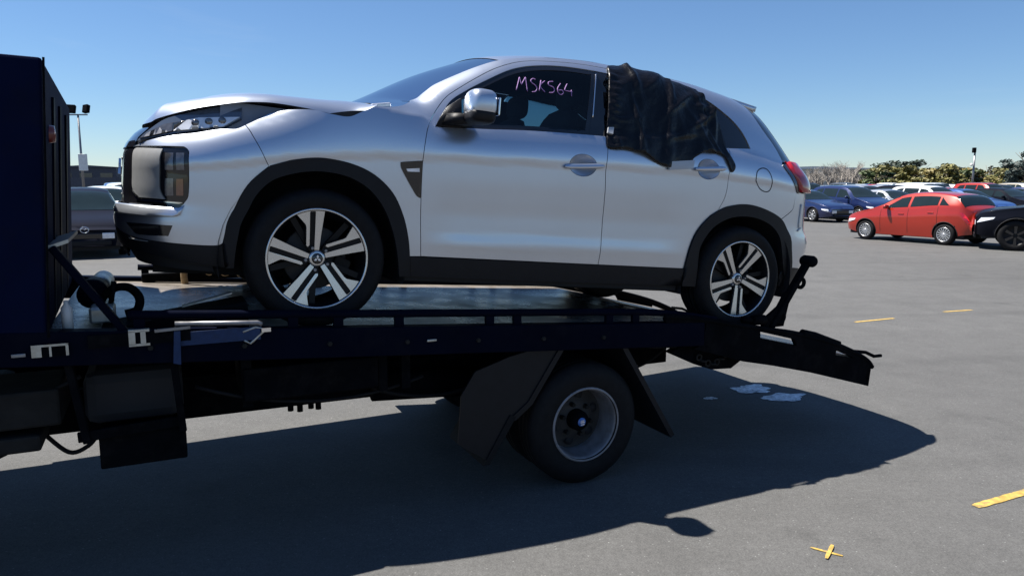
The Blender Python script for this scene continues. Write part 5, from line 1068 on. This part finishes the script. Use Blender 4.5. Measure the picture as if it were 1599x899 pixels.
# ================================================================== trees
mat('bark',(.16,.135,.115),.9,var=.3);mat('bark_grey',(.26,.235,.21),.9,var=.3)
for n,c in (('leaf_olive',(.125,.115,.030)),('leaf_yellow',(.17,.135,.035)),('leaf_green',(.055,.080,.024)),('leaf_dark',(.028,.045,.028)),('leaf_pine',(.022,.040,.036))): mat(n,c,.6,var=.35,scale=1.3)
def limbs(r,h,spread,n,tr):
    parts=[tube([(0,0,0),(r.uniform(-.1,.1)*h*.2,0,h*.35),(0,r.uniform(-.1,.1)*h*.2,h*.75)],[tr,tr*.7,tr*.3],7)];tips=[]
    for i in range(n):
        z0=h*r.uniform(.15,.6);a=r.uniform(0,6.28);d=spread*r.uniform(.5,1);z1=h*r.uniform(.5,.95)
        m=(d*.5*math.cos(a),d*.5*math.sin(a),(z0+z1)/2+.1*h*r.random());t=(d*math.cos(a),d*math.sin(a),z1)
        parts.append(tube([(0,0,z0),m,t],[tr*.4,tr*.25,tr*.08],5));tips+=[m,t]
    return parts,tips
def leafy(seed,h,sp,nl,mt,size=.32,shape='round'):
    r=random.Random(seed);t=bpy.data.objects.new('tree',None);COL.objects.link(t)
    parts,tips=limbs(r,h,sp,12,h*.03);mk('trunk',*join(*parts),'bark',t,True)
    V=[];F=[]
    cl=[]
    for i in range(26):
        if shape=='cone': z=h*r.uniform(.08,.98);rad=sp*(1-z/h)*r.uniform(.5,1)+.05
        else: z=h*(.22+.70*r.random());rad=sp*math.sqrt(max(.05,1-((z/h-.5)/.55)**2))*r.uniform(.3,1)
        a=r.uniform(0,6.28);cl.append((rad*math.cos(a),rad*math.sin(a),z,sp*r.uniform(.22,.42)*(.5 if shape=='cone' else 1)))
    for i in range(nl):
        c=cl[i%len(cl)];d=Vector((r.gauss(0,1),r.gauss(0,1),r.gauss(0,1))).normalized()*c[3]*r.random()**.4
        p=Vector(c[:3])+Vector((d.x,d.y,d.z*.75));n=(d.normalized()+Vector((r.gauss(0,.5),r.gauss(0,.5),r.gauss(0,.5)))).normalized();u=n.orthogonal().normalized();w=n.cross(u);s=size*r.uniform(.5,1.2);k=len(V)
        V+=[p-u*s,p-w*s*.5,p+u*s,p+w*s*.5];F.append((k,k+1,k+2,k+3))
    mk('crown',V,F,mt,t);return t
def bare(seed,h,sp):
    r=random.Random(seed);t=bpy.data.objects.new('tree',None);COL.objects.link(t)
    mk('trunk',*tube([(0,0,0),(0,0,h*.3),(.1,0,h*.6)],[h*.022,h*.018,h*.01],7),'bark_grey',t,True)
    parts=[]
    def rec(p,d,l,rad,k):
        q=p+d*l;parts.append(tube([p,(p+q)/2+Vector((r.gauss(0,.03),r.gauss(0,.03),0))*l,q],[rad,rad*.8,rad*.6],3,cap=False))
        if k==0: return
        for _ in range(3 if k>1 else 4):
            nd=(d+Vector((r.gauss(0,.33),r.gauss(0,.33),r.uniform(.0,.25)))).normalized();rec(p+d*l*r.uniform(.45,1),nd,l*r.uniform(.55,.8),rad*.6,k-1)
    for i in range(7): rec(Vector((0,0,h*(.10+.05*i))),Vector((r.gauss(0,.32)*sp,r.gauss(0,.32)*sp,1)).normalized(),h*.30,h*.008,3)
    mk('branches',*join(*parts),'bark_grey',t);return t
def put(t,px,dist,s,label,group,base=0,rot=0):
    t.location=((px-799.5)/1163*dist,dist,base);t.scale=(s*1.3,s*1.3,s*(.84 if 'bare' in label else .88 if 'row beyond' in label else .9));t.rotation_euler=(0,0,rot);t['label']=label;t['category']='tree';t['group']=group;t.name='tree';return t
b1=bare(1,6.2,1.0);b2=bare(2,6.6,1.2);bl=[b1,b2];usedp=set()
def get(pool,i):
    o=pool[i%len(pool)]
    if o.name_full not in usedp and not o.get('_u'): o['_u']=1;return o
    c=copy_tree(o);return c
r=random.Random(8)
spots=[(1246,140,.86),(1258,150,.95),(1268,145,.80),(1279,150,.95),(1290,140,.98),(1299,148,1.08),(1308,140,1.12),(1317,150,1.18),(1326,143,1.08),(1335,150,.9),(1343,140,.85),(1352,150,.90),(1361,142,.82),(1272,156,.9),(1304,156,1.0),(1321,157,1.1),(1347,156,.9)]
for i,(px,d,s) in enumerate(spots): put(get(bl,i),px,d,s,'bare grey-branched tree, %s from the left in the leafless row behind the parked cars'%(ordn+['seventeenth'])[sorted(range(len(spots)),key=lambda j:spots[j][0]).index(i)],'bare trees behind the lot',rot=r.uniform(0,6))
g=[leafy(11,5.2,2.6,2600,'leaf_olive'),leafy(12,4.8,2.8,2600,'leaf_yellow'),leafy(13,5.0,2.5,2400,'leaf_green')]
sp2=[(1362,118,.86,2),(1377,120,.92,0),(1391,116,.98,0),(1404,122,.95,2),(1418,118,.92,1),(1431,124,.82,2),(1444,118,.86,0),(1457,120,.95,1),(1470,116,1.0,0),(1483,122,.98,1),(1497,118,.90,2),(1512,122,.78,2),(1524,118,.86,1),(1538,121,.92,1),(1552,117,.88,0),(1566,120,.80,2),(1583,118,.85,2),(1600,120,.8,0)]
od2=ordn+['seventeenth','eighteenth']
for i,(px,d,s,k) in enumerate(sp2):
    o=g[k]
    t=o if not o.get('_u') else copy_tree(o);o['_u']=1
    put(t,px,d,s,'%s bushy tree, %s from the left in the hedge row beyond the parked cars'%(('olive green','yellow-green','mid green')[k],od2[i]),'bushy trees beyond the lot',rot=r.uniform(0,6))
dk_=[leafy(21,6.6,3.4,2600,'leaf_dark'),leafy(22,6.9,2.2,3000,'leaf_pine',.22)]
for i,(px,d,s,k,lb) in enumerate([(1393,150,.98,0,'broad dark green tree rising left behind the yellow-green row'),(1411,152,1.08,0,'tallest broad dark tree behind the yellow-green row'),(1356,150,.82,0,'dark green tree beside the bare trees'),(1474,150,.86,0,'small dark tree crown in the middle of the row'),(1578,100,.80,1,'dark blue-green tree standing alone at the right edge'),(1604,96,.98,1,'taller dark tree cut by the right edge')]):
    o=dk_[k];t=o if not o.get('_u') else copy_tree(o);o['_u']=1;put(t,px,d,s,lb,'dark trees behind the lot',rot=r.uniform(0,6))
put(leafy(31,6.2,1.0,1500,'leaf_dark',.2,'cone'),1538,150,1.0,'small pointed conifer between the lamp post and the dark tree','dark trees behind the lot')
for o in bpy.data.objects:
    if o.get('_u'): del o['_u']
    if o.get('_p'): del o['_p']
# low land round the lot: rough grass bank added for the doors to reflect, and far hills
mat('bank_grass',(.12,.105,.055),.9,var=.3,scale=.05);mat('hill_far',(.17,.20,.21),.95,var=.1,scale=.004)  # hills: distance haze is put into the pale grey-blue colour
def ring(name,rad,hf,m,seed,n=160):
    r=random.Random(seed);ph=[r.uniform(0,6.28) for _ in range(7)];v=[]
    for i in range(n):
        a=2*math.pi*i/n;h=hf(a)*(1+.25*sum(math.sin((3*k+4)*a+ph[k])/(k+1) for k in range(7)));c,s=math.cos(a),math.sin(a)
        v+=[(rad*c,rad*s,-1),(rad*1.02*c,rad*1.02*s,h*.7),(rad*1.06*c,rad*1.06*s,h),(rad*1.2*c,rad*1.2*s,-1)]
    f=[(i*4+k,((i+1)%n)*4+k,((i+1)%n)*4+k+1,i*4+k+1) for i in range(n) for k in range(3)]
    return mk(name,v,f,m,None,True,kind='structure')
ring('terrain',330,lambda a:2.2+5.0*smooth(.3,-.4,math.sin(a)) if True else 0,'bank_grass',5)  # raised behind the camera to give the SUV doors a tan reflected band
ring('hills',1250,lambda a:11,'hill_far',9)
